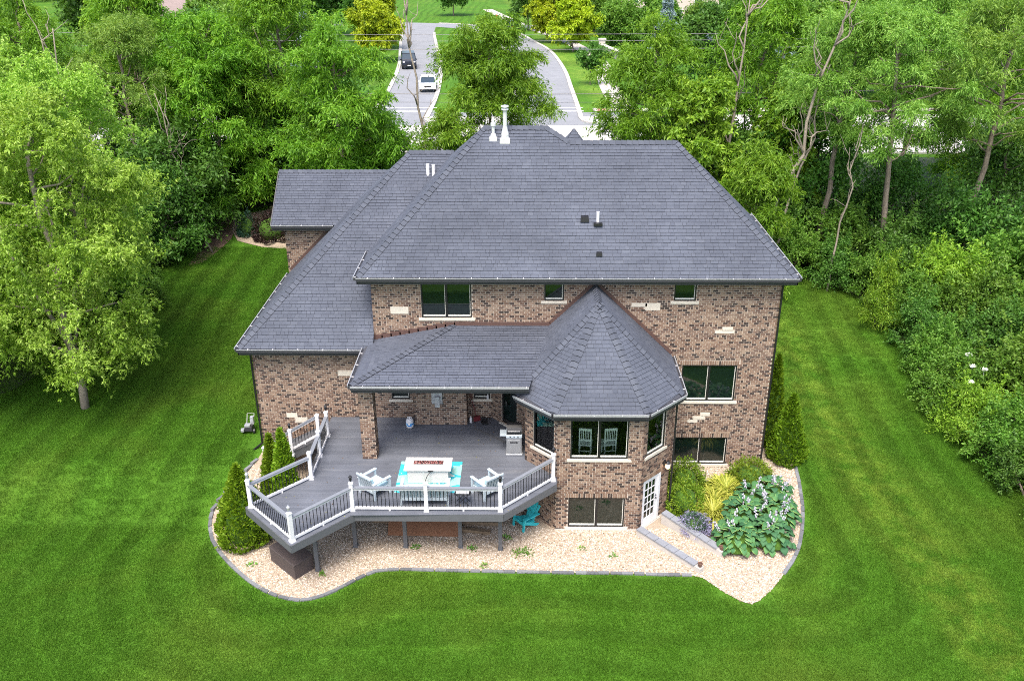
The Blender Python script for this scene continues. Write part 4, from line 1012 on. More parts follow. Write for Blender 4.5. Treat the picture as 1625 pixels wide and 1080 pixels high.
# spreader by the left wall
e = empty('lawn_spreader', (-12.15, 34.2, tzf(-12.15, 34.2))); tag(e, 'white and black wheeled lawn machine beside the far corner of the house', 'lawn machine')
z0 = tzf(-12.15, 34.2)
for s in (-1, 1):
    m = MB(); c = Vector((-12.15+s*.35, 34.0, z0+.16)); m.tube([c-Vector((.05, 0, 0)), c+Vector((.05, 0, 0))], .16, 12); m.build('wheel', black_m, e)
e.scale = (.68, .68, .68)
m = MB(); m.box((-12.15, 34.1, z0+.36), (.62, .62, .30), taper=.75); m.build('deck_body', black_m, e, bevel=.04)
m = MB(); m.box((-12.2, 34.0, z0+.58), (.36, .34, .16)); m.box((-12.0, 34.4, z0+.75), (.26, .26, .55), taper=.8); m.box((-12.5, 33.85, z0+.30), (.22, .26, .20)); m.build('hopper', MATS['galvanised'], e, bevel=.03)
m = MB(); m.tube([(-12.35, 34.3, z0+.45), (-12.4, 34.8, z0+1.0), (-11.95, 34.8, z0+1.0), (-11.95, 34.3, z0+.45)], .018, 6); m.build('handle', white_m, e)
# ------------------------------------------------------------------ vegetation
def norm(a): return a/np.maximum(np.linalg.norm(a, axis=1, keepdims=True), 1e-6)
def sph(rng, n, up=0.0):
    d = norm(rng.normal(size=(n, 3))); d[:, 2] = d[:, 2]*(1-abs(up))+up*np.abs(d[:, 2]); return norm(d)
def leaves(rng, P, T, L, Wd, droop=0.2, roll=0.5):
    """one folded lance-shaped leaf or frond per point: 4 vertices, 2 triangles"""
    n = len(P); L = np.broadcast_to(L, n)[:, None]; Wd = np.broadcast_to(Wd, n)[:, None]
    up = np.array([0, 0, 1.0]) + rng.normal(size=(n, 3))*roll
    S = norm(np.cross(T, up)); N = np.cross(S, T); dr = np.zeros((n, 3)); dr[:, 2] = -1
    b = P; mid = P+T*L*.48+dr*droop*L*.18; tip = P+T*L+dr*droop*L
    ml = mid+S*Wd/2-N*Wd*.14; mr = mid-S*Wd/2-N*Wd*.14
    V = np.stack([b, ml, tip, mr], 1).reshape(-1, 3); k = np.arange(n)[:, None]*4
    F = np.concatenate([k+np.array([[0, 1, 2]]), k+np.array([[0, 2, 3]])], 1).reshape(-1, 3)
    return V, F
def join(parts):
    vs, fs, o = [], [], 0
    for v, f in parts: vs.append(v); fs.append(f+o); o += len(v)
    return np.concatenate(vs), np.concatenate(fs)
def twigs(rng, c, R, n, nb, up, sag, flat=1.0, jit=.07):
    """leaf positions strung along nb small twigs that leave a limb end in all directions"""
    d = sph(rng, nb, up); ln = rng.uniform(.6, 1.35, nb); k = rng.integers(0, nb, n); t = rng.uniform(.08, 1, n)**.75
    P = c + d[k]*np.array([1, 1, flat])*(R*ln[k]*t)[:, None] + rng.normal(size=(n, 3))*(jit*R)
    P[:, 2] -= sag*R*t*t*ln[k]
    return P, d[k]
def locust_clump(rng, c, R, n, L=.30, Wd=.070):
    n = int(n*2.4); P, d = twigs(rng, c, R*1.05, n, 26, .3, .35, .8, .10)
    h = d.copy(); h[:, 2] = 0; T = norm(norm(h)*.55+np.stack([np.zeros(n), np.zeros(n), .3*d[:, 2]-.22], 1)+rng.normal(size=(n, 3))*.62)
    return leaves(rng, P, T, rng.uniform(.6, 1.35, n)*L, rng.uniform(.7, 1.25, n)*Wd, .30, .8)
def maple_clump(rng, c, R, n, L=.15, Wd=.06, k=5):
    n = int(n*1.6); P, d = twigs(rng, c, R*1.15, n, 20, .15, .22, .9, .10)
    P = np.repeat(P, k, 0); D = np.repeat(d, k, 0); h = D.copy(); h[:, 2] *= .4
    T = norm(norm(h)*.5+rng.normal(size=(n*k, 3))*.75+np.array([0, 0, -.25]))
    return leaves(rng, P, T, rng.uniform(.7, 1.2, n*k)*L, rng.uniform(.7, 1.2, n*k)*Wd, .22, .8)
def shrub_clump(rng, c, R, n, L=.17, Wd=.09, flat=.9):
    P, d = twigs(rng, c, R*1.12, n, 22, .2, .12, flat, .11)
    T = norm(d*.5+rng.normal(size=(n, 3))*.75+np.array([0, 0, -.05]))
    return leaves(rng, P, T, rng.uniform(.6, 1.25, n)*L, rng.uniform(.7, 1.2, n)*Wd, .12, .8)
def shoot(rng, c):
    """a stray upright twig of leaves"""
    n = 60; d = norm(np.array([[rng.normal()*.5, rng.normal()*.5, 1.0]]))[0]; P = c+d*np.linspace(.3, rng.uniform(1.0, 1.7), n)[:, None]+rng.normal(size=(n, 3))*.05
    return leaves(rng, P, norm(rng.normal(size=(n, 3))+np.array([0, 0, .2])), rng.uniform(.7, 1.2, n)*.17, .075, .1, .8)
def crown_mesh(name, parts, rng, mat, parent, per=4):
    V, F = join(parts); n = len(V)//4
    tone = np.repeat([rng.uniform(-.2, .2) for _ in parts], [len(p[0])//4 for p in parts])
    r = np.clip(rng.normal(.5, .22, n)+tone, 0, 1)
    return mesh_np(name, V, F, mat, parent, False, np.repeat(r, 4))
def wob(rng, a, b, n, amp):
    a, b = np.array(a, float), np.array(b, float); t = np.linspace(0, 1, n)[:, None]; p = a+(b-a)*t
    p[1:-1] += rng.normal(size=(n-2, 3))*amp; return p
def limbs(m, rng, trunk, rad0, targets, thin=.4, r0=.07, nmax=28):
    m.tube(trunk, list(np.linspace(rad0, rad0*thin, len(trunk))), 8)
    tz_a = trunk[:, 2]
    for c in targets[:nmax]:
        zz = max(tz_a[0]+.25*(tz_a[-1]-tz_a[0]), min(tz_a[-1]*.98, c[2]-rng.uniform(.5, 1.8)))
        k = int(np.clip(np.searchsorted(tz_a, zz), 1, len(trunk)-1)); f = (zz-tz_a[k-1])/max(tz_a[k]-tz_a[k-1], 1e-3); s = trunk[k-1]+(trunk[k]-trunk[k-1])*f
        p = wob(rng, s, c, 5, .12); p[2, 2] -= .1; m.tube(p, list(np.linspace(r0, r0*.25, 5)), 5)
def tree_proto(kind, seed, H, rad, z0, ncl, mat, nleaf, R=(.9, 1.5), trunk=.16, lean=(0, 0), bark=None, shape=.7, fork=False, L=None, name=None, cone=0.0):
    rng = np.random.default_rng(seed); e = empty(name or {'locust': 'locust_tree', 'maple': 'maple_tree'}.get(kind, 'tree'), (0, 0, 0))
    cl = []
    tries = 0
    while len(cl) < ncl and tries < 4000:
        tries += 1; h = rng.uniform(0, 1); a = rng.uniform(0, 6.283); env = rad*(math.sin(math.pi*(.14+.80*h))**shape)*rng.uniform(.8, 1.2)*(1-cone*h); r = env*math.sqrt(rng.uniform(.12, 1))
        c = np.array([lean[0]*(z0+h*(H-z0))/H+r*math.cos(a), lean[1]*(z0+h*(H-z0))/H+r*math.sin(a), z0+h*(H-z0)])
        if all(np.linalg.norm((c-q)*np.array([1, 1, 1.5])) > R[0]*.95 for q in cl): cl.append(c)
    fn = {'locust': locust_clump, 'maple': maple_clump, 'shrub': shrub_clump}[kind]; kw = {}
    if L: kw = dict(L=L[0], Wd=L[1])
    parts = [fn(rng, c, rng.uniform(*R), int(nleaf*rng.uniform(.75, 1.2)), **kw) for c in cl]
    crown_mesh('crown', parts, rng, mat, e)
    m = MB(); tr = wob(rng, (0, 0, -.4), (lean[0]*.9, lean[1]*.9, H*.88), 9, .09); tr[0] = (0, 0, -.4); tr[1][:2] *= .4
    limbs(m, rng, tr, trunk, cl, r0=trunk*.32)
    if fork:
        for s in (1, -1): m.tube(wob(rng, tr[2], (lean[0]+s*rad*.45, lean[1]+rad*.2*s, H*.8), 7, .15), list(np.linspace(trunk*.55, trunk*.15, 7)), 7)
    m.build('trunk', bark or bark_m, e, False, smooth=True)
    return e
def place(proto, first, x, y, s=1.0, rz=0.0, label='', cat='tree', group=None, z=None, sz=None, name=None):
    o = proto if first else copy_tree(proto)
    o.location = (x, y, tzf(x, y) if z is None else z); o.rotation_euler = (0, 0, rz); o.scale = (s, s, sz or s); tag(o, label, cat, group)
    return o
loc_m = leafmat('locust_leaf', (.064, .160, .008), (.130, .285, .018), (.240, .410, .040), .42)
loc2_m = leafmat('pale_locust_leaf', (.085, .185, .022), (.175, .320, .048), (.290, .440, .085), .42)
map_m = leafmat('silver_maple_leaf', (.130, .265, .018), (.265, .460, .052), (.430, .610, .135), .42)
yel_m = leafmat('gold_locust_leaf', (.14, .24, .008), (.30, .42, .014), (.46, .55, .03), .35)
drk_m = leafmat('dark_leaf', (.034, .100, .012), (.068, .172, .022), (.120, .245, .042), .34)
shr_m = leafmat('shrub_leaf', (.054, .138, .012), (.110, .235, .026), (.195, .330, .052), .38)
shl_m = leafmat('light_shrub_leaf', (.090, .210, .012), (.180, .345, .026), (.30, .47, .05), .38)
arb_m = leafmat('arborvitae_leaf', (.07, .155, .006), (.140, .255, .013), (.25, .370, .026), .35)
blu_m = leafmat('blue_spruce_needle', (.10, .16, .17), (.19, .27, .28), (.30, .38, .40), .1)
pur_m = leafmat('purple_leaf', (.03, .008, .012), (.06, .014, .022), (.10, .03, .04), .2)
mar_m = leafmat('dark_barberry', (.018, .010, .010), (.035, .02, .018), (.06, .035, .03), .15)

# forest floor
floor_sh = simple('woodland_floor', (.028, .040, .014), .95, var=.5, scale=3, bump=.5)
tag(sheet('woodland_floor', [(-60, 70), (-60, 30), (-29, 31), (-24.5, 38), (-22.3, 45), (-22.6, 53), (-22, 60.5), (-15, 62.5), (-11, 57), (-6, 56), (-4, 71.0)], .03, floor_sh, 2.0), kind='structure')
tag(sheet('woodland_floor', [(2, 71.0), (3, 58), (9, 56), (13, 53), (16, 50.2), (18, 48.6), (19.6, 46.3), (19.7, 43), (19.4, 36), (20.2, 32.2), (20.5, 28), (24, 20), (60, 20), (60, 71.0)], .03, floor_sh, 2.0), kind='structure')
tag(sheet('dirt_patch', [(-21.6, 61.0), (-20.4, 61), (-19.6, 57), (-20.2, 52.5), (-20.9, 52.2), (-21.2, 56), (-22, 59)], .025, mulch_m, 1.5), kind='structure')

# black locusts behind the house
LA = tree_proto('locust', 1, 14.2, 3.6, 1.6, 84, loc_m, 260, R=(.75, 1.3))
LB = tree_proto('locust', 2, 14.2, 4.6, 1.6, 125, loc_m, 270, R=(.75, 1.3), lean=(.2, 0), cone=.22, shape=.6)
LC = tree_proto('locust', 3, 14.6, 3.4, 4.4, 66, loc_m, 250, R=(.7, 1.25), fork=True, lean=(-1.0, 0))
LD = tree_proto('locust', 4, 15.0, 3.9, 8.0, 54, loc2_m, 250, R=(.6, 1.1), L=(.24, .052), lean=(1.2, .4), trunk=.2)
LE = tree_proto('locust', 5, 9.5, 2.6, 1.0, 44, loc_m, 260, R=(.65, 1.1), trunk=.09)
g = 'black locust trees around the house'
place(LA, 1, -11.4, 54.8, 1.0, 0, 'dense feathery locust tree rising behind the garage roof', 'tree', g)
place(LB, 1, -2.5, 58.0, .97, 0, 'feathery locust tree directly behind the roof flue pipes', 'tree', g)
place(LA, 0, 7.7, 56.5, .98, 2.1, 'dense locust tree behind the right end of the roof ridge, beside the driveway corner', 'tree', g)
place(LC, 1, -15.6, 62.5, 1.02, .4, 'forked locust tree just left of the garage roof', 'tree', g)
place(LB, 0, -20.6, 60.0, .95, 3.0, 'locust tree second left of the garage, above the dark bush', 'tree', g)
place(LC, 0, -26.5, 63.0, 1.0, 5.0, 'leaning locust tree standing by the sidewalk lawn at upper left', 'tree', g)
place(LD, 1, -25.0, 57.5, .92, 2.0, 'tall bare stemmed locust behind the pale maples', 'tree', g)
place(LA, 0, -33.5, 62.0, 1.0, 4.0, 'locust tree in the far upper left corner behind the maples', 'tree', g)
place(LE, 1, -11.8, 57.5, .95, 1.0, 'young locust tree close behind the garage gable', 'tree', g)
place(LE, 0, -20.0, 63.0, 1.05, 4.0, 'young locust tree between the dark bush and the garage', 'tree', g)
place(LE, 0, 12.6, 48.2, .88, 3.3, 'young bright locust tree at the right back corner of the house', 'tree', g)
place(LE, 0, 4.9, 57.5, .62, 5.2, 'small locust sapling peeping over the small pyramid roof', 'tree', g)
place(LD, 0, 17.6, 52.5, 1.0, .3, 'tall slender locust tree, nearest of the bare stemmed ones right of the roof', 'tree', g)
place(LD, 0, 20.6, 49.5, 1.0, 2.4, 'tall leaning locust tree in front of the concrete street gap', 'tree', g)
place(LD, 0, 25.6, 51.0, 1.04, 4.4, 'tall locust tree at the far right edge with a thick leaning trunk', 'tree', g)
place(LD, 0, 24.8, 60.5, .98, 5.5, 'locust tree behind the right hand thicket near the street', 'tree', g)
place(LC, 0, 14.6, 60.0, 1.0, 1.8, 'locust tree behind the dead trunks right of the roof', 'tree', g)
place(LA, 0, 31.0, 63.0, 1.0, .8, 'locust tree in the far upper right corner by the street', 'tree', g)
# leafy understorey trees
MU = tree_proto('maple', 7, 10.5, 2.6, 1.0, 42, shl_m, 110, R=(.7, 1.2), L=(.30, .13), name='leafy_tree')
UD = tree_proto('shrub', 8, 7.0, 3.1, .6, 46, drk_m, 420, R=(.8, 1.3), L=(.26, .12), name='dark_tree')
place(MU, 1, 10.6, 54.0, 1.0, 0, 'bright leafy tree beside the right hip of the roof', 'tree', 'understorey trees')
place(MU, 0, 16.0, 57.0, .9, 2.0, 'bright leafy tree behind the leaning dead trunk', 'tree', 'understorey trees')
place(UD, 1, -22.4, 53.2, .86, 0, 'dark rounded evergreen bush beside the left lawn edge', 'tree', 'understorey trees')
for k, (x, y, s, lb) in enumerate(((-13.6, 63.0, 1.2, 'dark tree behind the forked locust'), (-22.5, 56.5, 1.1, 'dark tree behind the rounded bush'), (-10.5, 60.5, .95, 'dark tree behind the garage locust'), (-27.5, 66, 1.1, 'dark tree deep behind the maples'), (13.0, 56.5, 1.05, 'dark tree behind the roof corner'), (18.5, 57, 1.2, 'dark tree behind the slender locust'), (22.8, 55, .85, 'dark tree left of the street gap'), (29.5, 55.5, 1.1, 'dark tree at the right picture edge'), (-34, 53, 1.1, 'dark tree behind the left picture edge'), (9.2, 62, .9, 'dark tree beside the concrete street corner'), (-18.5, 64, 1.2, 'dark tree near the left sidewalk'))):
    place(UD, 0, x, y, s, k*1.3, lb + ', low and shaded', 'tree', 'understorey trees')
# silver maples in the left foreground
SA = tree_proto('maple', 11, 13.0, 4.3, 2.1, 140, map_m, 125, R=(.6, 1.1), trunk=.19, bark=deadbark_m, fork=True, name='maple_tree')
SB = tree_proto('maple', 12, 14.6, 3.3, 3.6, 95, map_m, 110, R=(.6, 1.1), trunk=.14, bark=deadbark_m, name='maple_tree')
g = 'pale silver maples on the left lawn edge'
place(SA, 1, -20.4, 36.2, 1.06, .3, 'pale green maple on the left lawn with its thick trunk base showing', 'tree', g)
place(SB, 1, -21.4, 41.0, 1.0, 1.0, 'tall pale maple with bare grey top branches, behind the thick trunked one', 'tree', g)
place(SB, 0, -26.4, 42.0, 1.06, 3.6, 'pale maple at the left picture edge with forked bare trunk', 'tree', g)
place(SA, 0, -26.0, 36.8, .92, 2.9, 'pale maple cut by the left picture edge above the lawn', 'tree', g)
place(SA, 0, -31.5, 50.0, 1.1, 4.1, 'pale maple farther back at the upper left edge', 'tree', g)
# dead trees
def dead_tree(seed, x, y, H, lean, label, spread=1.4, r0=.16, nb=7):
    rng = np.random.default_rng(seed); e = empty('dead_tree', (x, y, tzf(x, y))); tag(e, label, 'dead tree', 'bare dead trees')
    tr = wob(rng, (0, 0, -.3), (lean[0], lean[1], H), 10, .14); tr[0] = (0, 0, -.3); m = MB(); m.tube(tr, list(np.linspace(r0, .025, 10)), 7); m.build('trunk', deadbark_m, e, False, smooth=True)
    for k in range(nb):
        i = int(rng.integers(4, 9)); s = tr[i]; a = rng.uniform(0, 6.28); d = np.array([math.cos(a)*spread, math.sin(a)*spread*.6, rng.uniform(1.2, 3.2)])
        p = wob(rng, s, s+d, 6, .12); m = MB(); m.tube(p, list(np.linspace(r0*.42, .012, 6)), 5)
        for q in range(2): j = 2+q*2; m.tube(wob(rng, p[j], p[j]+rng.normal(size=3)*.5+np.array([0, 0, .6]), 4, .05), [.02, .015, .012, .008], 4)
        m.build('branch', deadbark_m, e, False, smooth=True)
    return e
dead_tree(1, -5.9, 57.6, 15.4, (-1.6, 0), 'bare grey trunk standing left of the flue pipe locust', 1.0, .14)
dead_tree(2, 12.0, 54.5, 16.0, (.6, 0), 'bare forked grey tree above the right end of the roof', 1.6, .15, 9)
dead_tree(3, 13.3, 50.0, 17.0, (3.6, 0), 'bare tan trunk leaning right above the roof corner', 1.5, .16, 9)
dead_tree(4, 14.4, 51.0, 12.0, (2.2, .4), 'thin bare trunk leaning beside the larger leaning one', .9, .10, 5)
dead_tree(5, -20.0, 54.5, 10.0, (-2.2, 0), 'bare pale branches sticking up behind the dark bush', 1.1, .07, 5)
dead_tree(6, -22.2, 43.0, 15.5, (.5, 0), 'bare grey stems poking out of the tall pale maple', .9, .09, 8)
dead_tree(7, 17.2, 48.4, 9.5, (.6, 0), 'short white snag among the shrubs right of the house', .5, .07, 3)

# thicket of shrubs along the right lawn edge
SP = []
for k, (mt, sd, nl) in enumerate(((shr_m, 31, 520), (shr_m, 32, 520), (shl_m, 33, 480), (drk_m, 34, 520), (shl_m, 35, 480))):
    rng = np.random.default_rng(sd); e = empty('shrub', (0, 0, 0)); cl = []
    for j in range(26):
        a = rng.uniform(0, 6.28); r = rng.uniform(0, 1.6); cl.append(np.array([r*math.cos(a), r*math.sin(a), rng.uniform(.3, 1.12)*2.6*(1-.3*(r/1.6)**2)]))
    for j in range(6): a = j*1.05+rng.uniform(0, .5); cl.append(np.array([1.5*math.cos(a), 1.5*math.sin(a), .7]))
    crown_mesh('foliage', [shrub_clump(rng, c, rng.uniform(.35, .8), int(nl*.8), *((.155, .075) if k != 2 else (.2, .055))) for c in cl]+[shoot(rng, cl[int(rng.integers(0, 26))]) for _ in range(22)], rng, mt, e)
    m = MB()
    for j in range(6): m.tube(wob(rng, (rng.normal()*.2, rng.normal()*.2, -.3), cl[j], 4, .1), [.05, .04, .03, .015], 5)
    m.build('stem', bark_m, e, False); SP.append([e, True])
def shrub(k, x, y, s, rz, label, sz=None):
    p = SP[k]; o = place(p[0], p[1], x, y, s, rz, label, 'shrub', 'shrubs of the thickets', sz=sz); p[1] = False; return o
ORD = ['first', 'second', 'third', 'fourth', 'fifth', 'sixth', 'seventh', 'eighth', 'ninth', 'tenth', 'eleventh', 'twelfth', 'thirteenth', 'fourteenth']
rr = random.Random(77)
row1 = [(20.9, 26.0), (20.9, 28.4), (20.7, 30.8), (20.4, 33.2), (20.1, 35.6), (20.1, 38.0), (20.3, 40.4), (20.4, 42.8), (20.5, 45.2), (19.8, 47.6), (17.9, 49.4), (15.9, 50.9), (13.7, 51.6)]
for k, (x, y) in enumerate(row1): shrub((0, 1, 3, 0, 2, 1, 0, 3, 1, 0, 3, 0, 3)[k], x, y, rr.uniform(.85, 1.05), rr.uniform(0, 6), ORD[k]+' shrub from the front along the right lawn edge')
row2 = [(23.6, 25.6), (23.8, 28.6), (23.6, 31.6), (23.4, 34.6), (23.3, 37.6), (23.6, 40.6), (23.7, 43.6), (23.2, 46.6), (21.2, 49.4), (18.6, 51.8), (16.0, 54.0)]
for k, (x, y) in enumerate(row2): shrub((2, 1, 0, 4, 0, 3, 0, 2, 3, 1, 3)[k], x, y, rr.uniform(1.15, 1.4), rr.uniform(0, 6), ORD[k]+' shrub from the front in the taller second row of the right thicket')
row3 = [(27.2, 30.5), (27.2, 34.5), (27.4, 38.5), (27.6, 42.5), (27.4, 46.5), (25.4, 50.2), (31, 44), (31.2, 49.5)]
for k, (x, y) in enumerate(row3): shrub((1, 0, 3, 1, 0, 3, 2, 0)[k], x, y, rr.uniform(1.4, 1.7), rr.uniform(0, 6), ORD[k]+' shrub from the front in the deepest row of the right thicket')
shrub(4, 18.9, 44.6, .62, 1.0, 'small bright yellow green sapling at the right lawn edge', 1.15)
for k, (x, y, s) in enumerate(((-23.9, 46.0, .9), (-23.6, 49.4, .95), (-23.4, 52.6, .9), (-21.0, 46.3, .55), (-24.6, 41.6, .9), (-28.8, 38.6, 1.1), (-27.6, 46.0, 1.3), (-32.5, 42, 1.3))):
    shrub((3, 0, 3, 1, 0, 3, 0, 1)[k], x, y, s, k*1.7, ORD[k]+' low shrub under the left maples, counted from the garage side')
for k, (x, y, s) in enumerate(((-16.4, 62.0, 1.1), (-11.2, 58.6, .9), (10.9, 51.8, .8), (3.9, 56.0, .55))):
    shrub((3, 0, 3, 1)[k], x, y, s, k*2.1, ('low shrub behind the mulch bed by the garage', 'low shrub hidden behind the garage roof', 'low shrub tucked behind the right corner of the house', 'low shrub seen left of the small pyramid roof')[k])
# white elder flowers
flw = simple('white_blossom', (.80, .80, .72), .8, var=.05)
rng = np.random.default_rng(4); k = 0
for (x, y, z, lb) in ((19.7, 30.0, 1.7, 'largest white flower head low on the right thicket'), (20.0, 36.4, 2.4, 'white flower head nearest the lawn in the right thicket'), (20.4, 37.3, 2.75, 'white flower head above another on the right thicket'), (20.8, 37.0, 2.75, 'small white flower head deep in the right thicket'), (20.6, 38.2, 2.9, 'topmost white flower head on the right thicket')):
    m = MB()
    for q in range(70): a = rng.uniform(0, 6.28); r = math.sqrt(rng.uniform(0, 1))*(.24 if k == 0 else .15); m.box((x+r*math.cos(a), y+r*math.sin(a), z+rng.uniform(-.03, .05)), (.035, .035, .03), a)
    m.tube([(x, y, z), (x+.1, y+.1, z-.5)], .012, 5)
    tag(m.build('elder_flower', flw), lb, 'flower', 'white elder flowers'); k += 1

# ------------------------------------------------------------------ garden plants
def arborvitae(seed, x, y, H, rad, label, z=None, n=5200):
    rng = np.random.default_rng(seed); z = tzf(x, y) if z is None else z; e = empty('arborvitae', (x, y, z)); tag(e, label, 'conifer', 'arborvitae conifers')
    h = rng.uniform(0, 1, n)**1.25; a = rng.uniform(0, 6.283, n)
    lump = 1+.10*np.sin(a*3+h*9)+.07*np.sin(a*7-h*17)+rng.normal(size=n)*.05
    prof = np.minimum(1, (1-h)**.85*1.15)*np.minimum(1, .75+h*3.2); r = rad*prof*lump*rng.uniform(.74, 1.02, n)**.5
    P = np.stack([r*np.cos(a), r*np.sin(a), h*H], 1); D = np.stack([np.cos(a), np.sin(a), np.zeros(n)], 1)
    T = norm(D*.55+np.array([0, 0, .8])+rng.normal(size=(n, 3))*.35)
    crown_mesh('foliage', [leaves(rng, P-T*.05, T, rng.uniform(.6, 1.2, n)*.20, rng.uniform(.6, 1.2, n)*.085, .02, 2.0)], rng, arb_m, e)
    m = MB(); m.lathe((0, 0, -.05), [(.09, 0), (.07, H*.5), (.02, H*.85)], 8); m.build('trunk', bark_m, e, False)
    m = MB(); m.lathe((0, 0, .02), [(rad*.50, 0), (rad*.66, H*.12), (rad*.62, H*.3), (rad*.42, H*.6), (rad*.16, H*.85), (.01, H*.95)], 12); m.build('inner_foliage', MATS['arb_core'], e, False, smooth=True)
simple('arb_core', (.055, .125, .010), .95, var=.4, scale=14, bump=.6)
arborvitae(1, -10.6, 27.75, 3.3, 1.02, 'broad dark arborvitae outside the left corner of the deck', 0.0, 7500)
arborvitae(2, -9.35, 29.45, 3.72, .62, 'tall bright arborvitae behind the angled deck railing')
arborvitae(3, -9.95, 29.9, 3.05, .55, 'shorter arborvitae left of the tall one by the deck stairs')
arborvitae(4, 11.25, 33.6, 3.2, .80, 'nearest arborvitae at the right corner of the house', .0, 6500)
arborvitae(5, 10.85, 35.0, 4.35, .64, 'tall arborvitae behind another along the right side wall')
arborvitae(6, 10.75, 37.6, 3.9, .7, 'arborvitae farthest back along the right side wall', None, 3500)
def mound(name, seed, x, y, z, rx, h, mt, n, L, Wd, label, cat='shrub', cols=None):
    rng = np.random.default_rng(seed); e = empty(name, (x, y, z)); tag(e, label, cat)
    d = sph(rng, n, .55); lump = 1+.12*np.sin(d[:, 0]*7+d[:, 1]*5)+.08*np.sin(d[:, 2]*13+d[:, 0]*9); r = lump*rng.uniform(.62, 1.03, n)**.5
    P = d*r[:, None]*np.array([rx, rx, h]); P[:, 2] = np.maximum(P[:, 2], .02); T = norm(d*.7+np.array([0, 0, .35])+rng.normal(size=(n, 3))*.5)
    crown_mesh('foliage', [leaves(rng, P, T, rng.uniform(.6, 1.2, n)*L, rng.uniform(.7, 1.2, n)*Wd, .05, 1.5)], rng, mt, e)
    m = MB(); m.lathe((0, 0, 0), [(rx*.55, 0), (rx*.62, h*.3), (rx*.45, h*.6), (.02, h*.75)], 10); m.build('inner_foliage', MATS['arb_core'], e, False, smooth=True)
    return e
yew_m = leafmat('yew_leaf', (.065, .140, .008), (.130, .225, .016), (.24, .310, .030), .3)
GB = .18
mound('yew_shrub', 41, 6.25, 29.75, GB, .80, 1.15, yew_m, 5200, .13, .045, 'rounded green yew shrub in front, beside the turret downspout')
mound('yew_shrub', 42, 6.45, 31.1, GB, .82, 1.25, yew_m, 5200, .13, .045, 'rounded green yew shrub behind the other one, below the basement window')
mound('boxwood_shrub', 43, 9.25, 31.55, GB, .92, 1.0, yew_m, 5200, .12, .05, 'low green boxwood between the yellow grass and the house corner')
cat_m = leafmat('catmint', (.10, .11, .15), (.20, .19, .30), (.36, .34, .52), .15)
mound('catmint_plant', 44, 6.42, 28.45, GB, .62, .52, cat_m, 2600, .13, .03, 'grey purple catmint plant above the ramp wall', 'plant')
catg = leafmat('catmint_leaf', (.03, .07, .04), (.07, .13, .08), (.12, .20, .14), .15)
rng = np.random.default_rng(45); n = 900; d = sph(rng, n, .8); P = d*np.array([.45, .45, .55])
o = crown_mesh('leaf_mass', [leaves(rng, P, norm(d+rng.normal(size=(n, 3))*.4), .12, .05, .05, 1.0)], rng, catg, [q for q in bpy.data.objects if q.name.startswith('catmint_plant')][0])
hak_m = leafmat('hakone_grass', (.17, .22, .02), (.34, .37, .045), (.52, .52, .12), .3, rough=.6)
def grass_clump(seed, x, y, z, n, L, label):
    rng = np.random.default_rng(seed); e = empty('ornamental_grass', (x, y, z)); tag(e, label, 'grass clump')
    a = rng.uniform(0, 6.283, n); tilt = rng.uniform(.3, 1.1, n); ln = L*rng.uniform(.6, 1.15, n); r0 = rng.uniform(0, .45, n)*L
    D = np.stack([np.cos(a), np.sin(a), np.zeros(n)], 1); pts = []
    for t in (0, .35, .7, 1.0):
        hh = ln*(t*(1.15-tilt*.3)-t*t*(.45+.55*tilt)); pts.append(D*(r0+ln*t*(.25+.6*tilt))[:, None]+np.stack([np.zeros(n), np.zeros(n), np.maximum(hh, .02)], 1))
    S = np.stack([-np.sin(a), np.cos(a), np.zeros(n)], 1)*.022; V = []
    for p, k in zip(pts, (1, 1.1, .8, .1)): V += [p+S*k, p-S*k]
    V = np.stack(V, 1).reshape(-1, 3); b = np.arange(n)[:, None]*8; F = np.concatenate([b+np.array([[2*i, 2*i+1, 2*i+3, 2*i+2]]) for i in range(3)], 1).reshape(-1, 4)
    mesh_np('blades', V, F, hak_m, e, False, np.repeat(rng.random(n), 8))
grass_clump(51, 7.30, 29.35, GB, 1100, .95, 'golden arching grass clump beside the catmint'); grass_clump(52, 8.15, 31.0, GB, 1000, .9, 'golden arching grass clump under the basement window'); grass_clump(53, 7.55, 30.3, GB, 700, .8, 'golden arching grass clump between the other two')
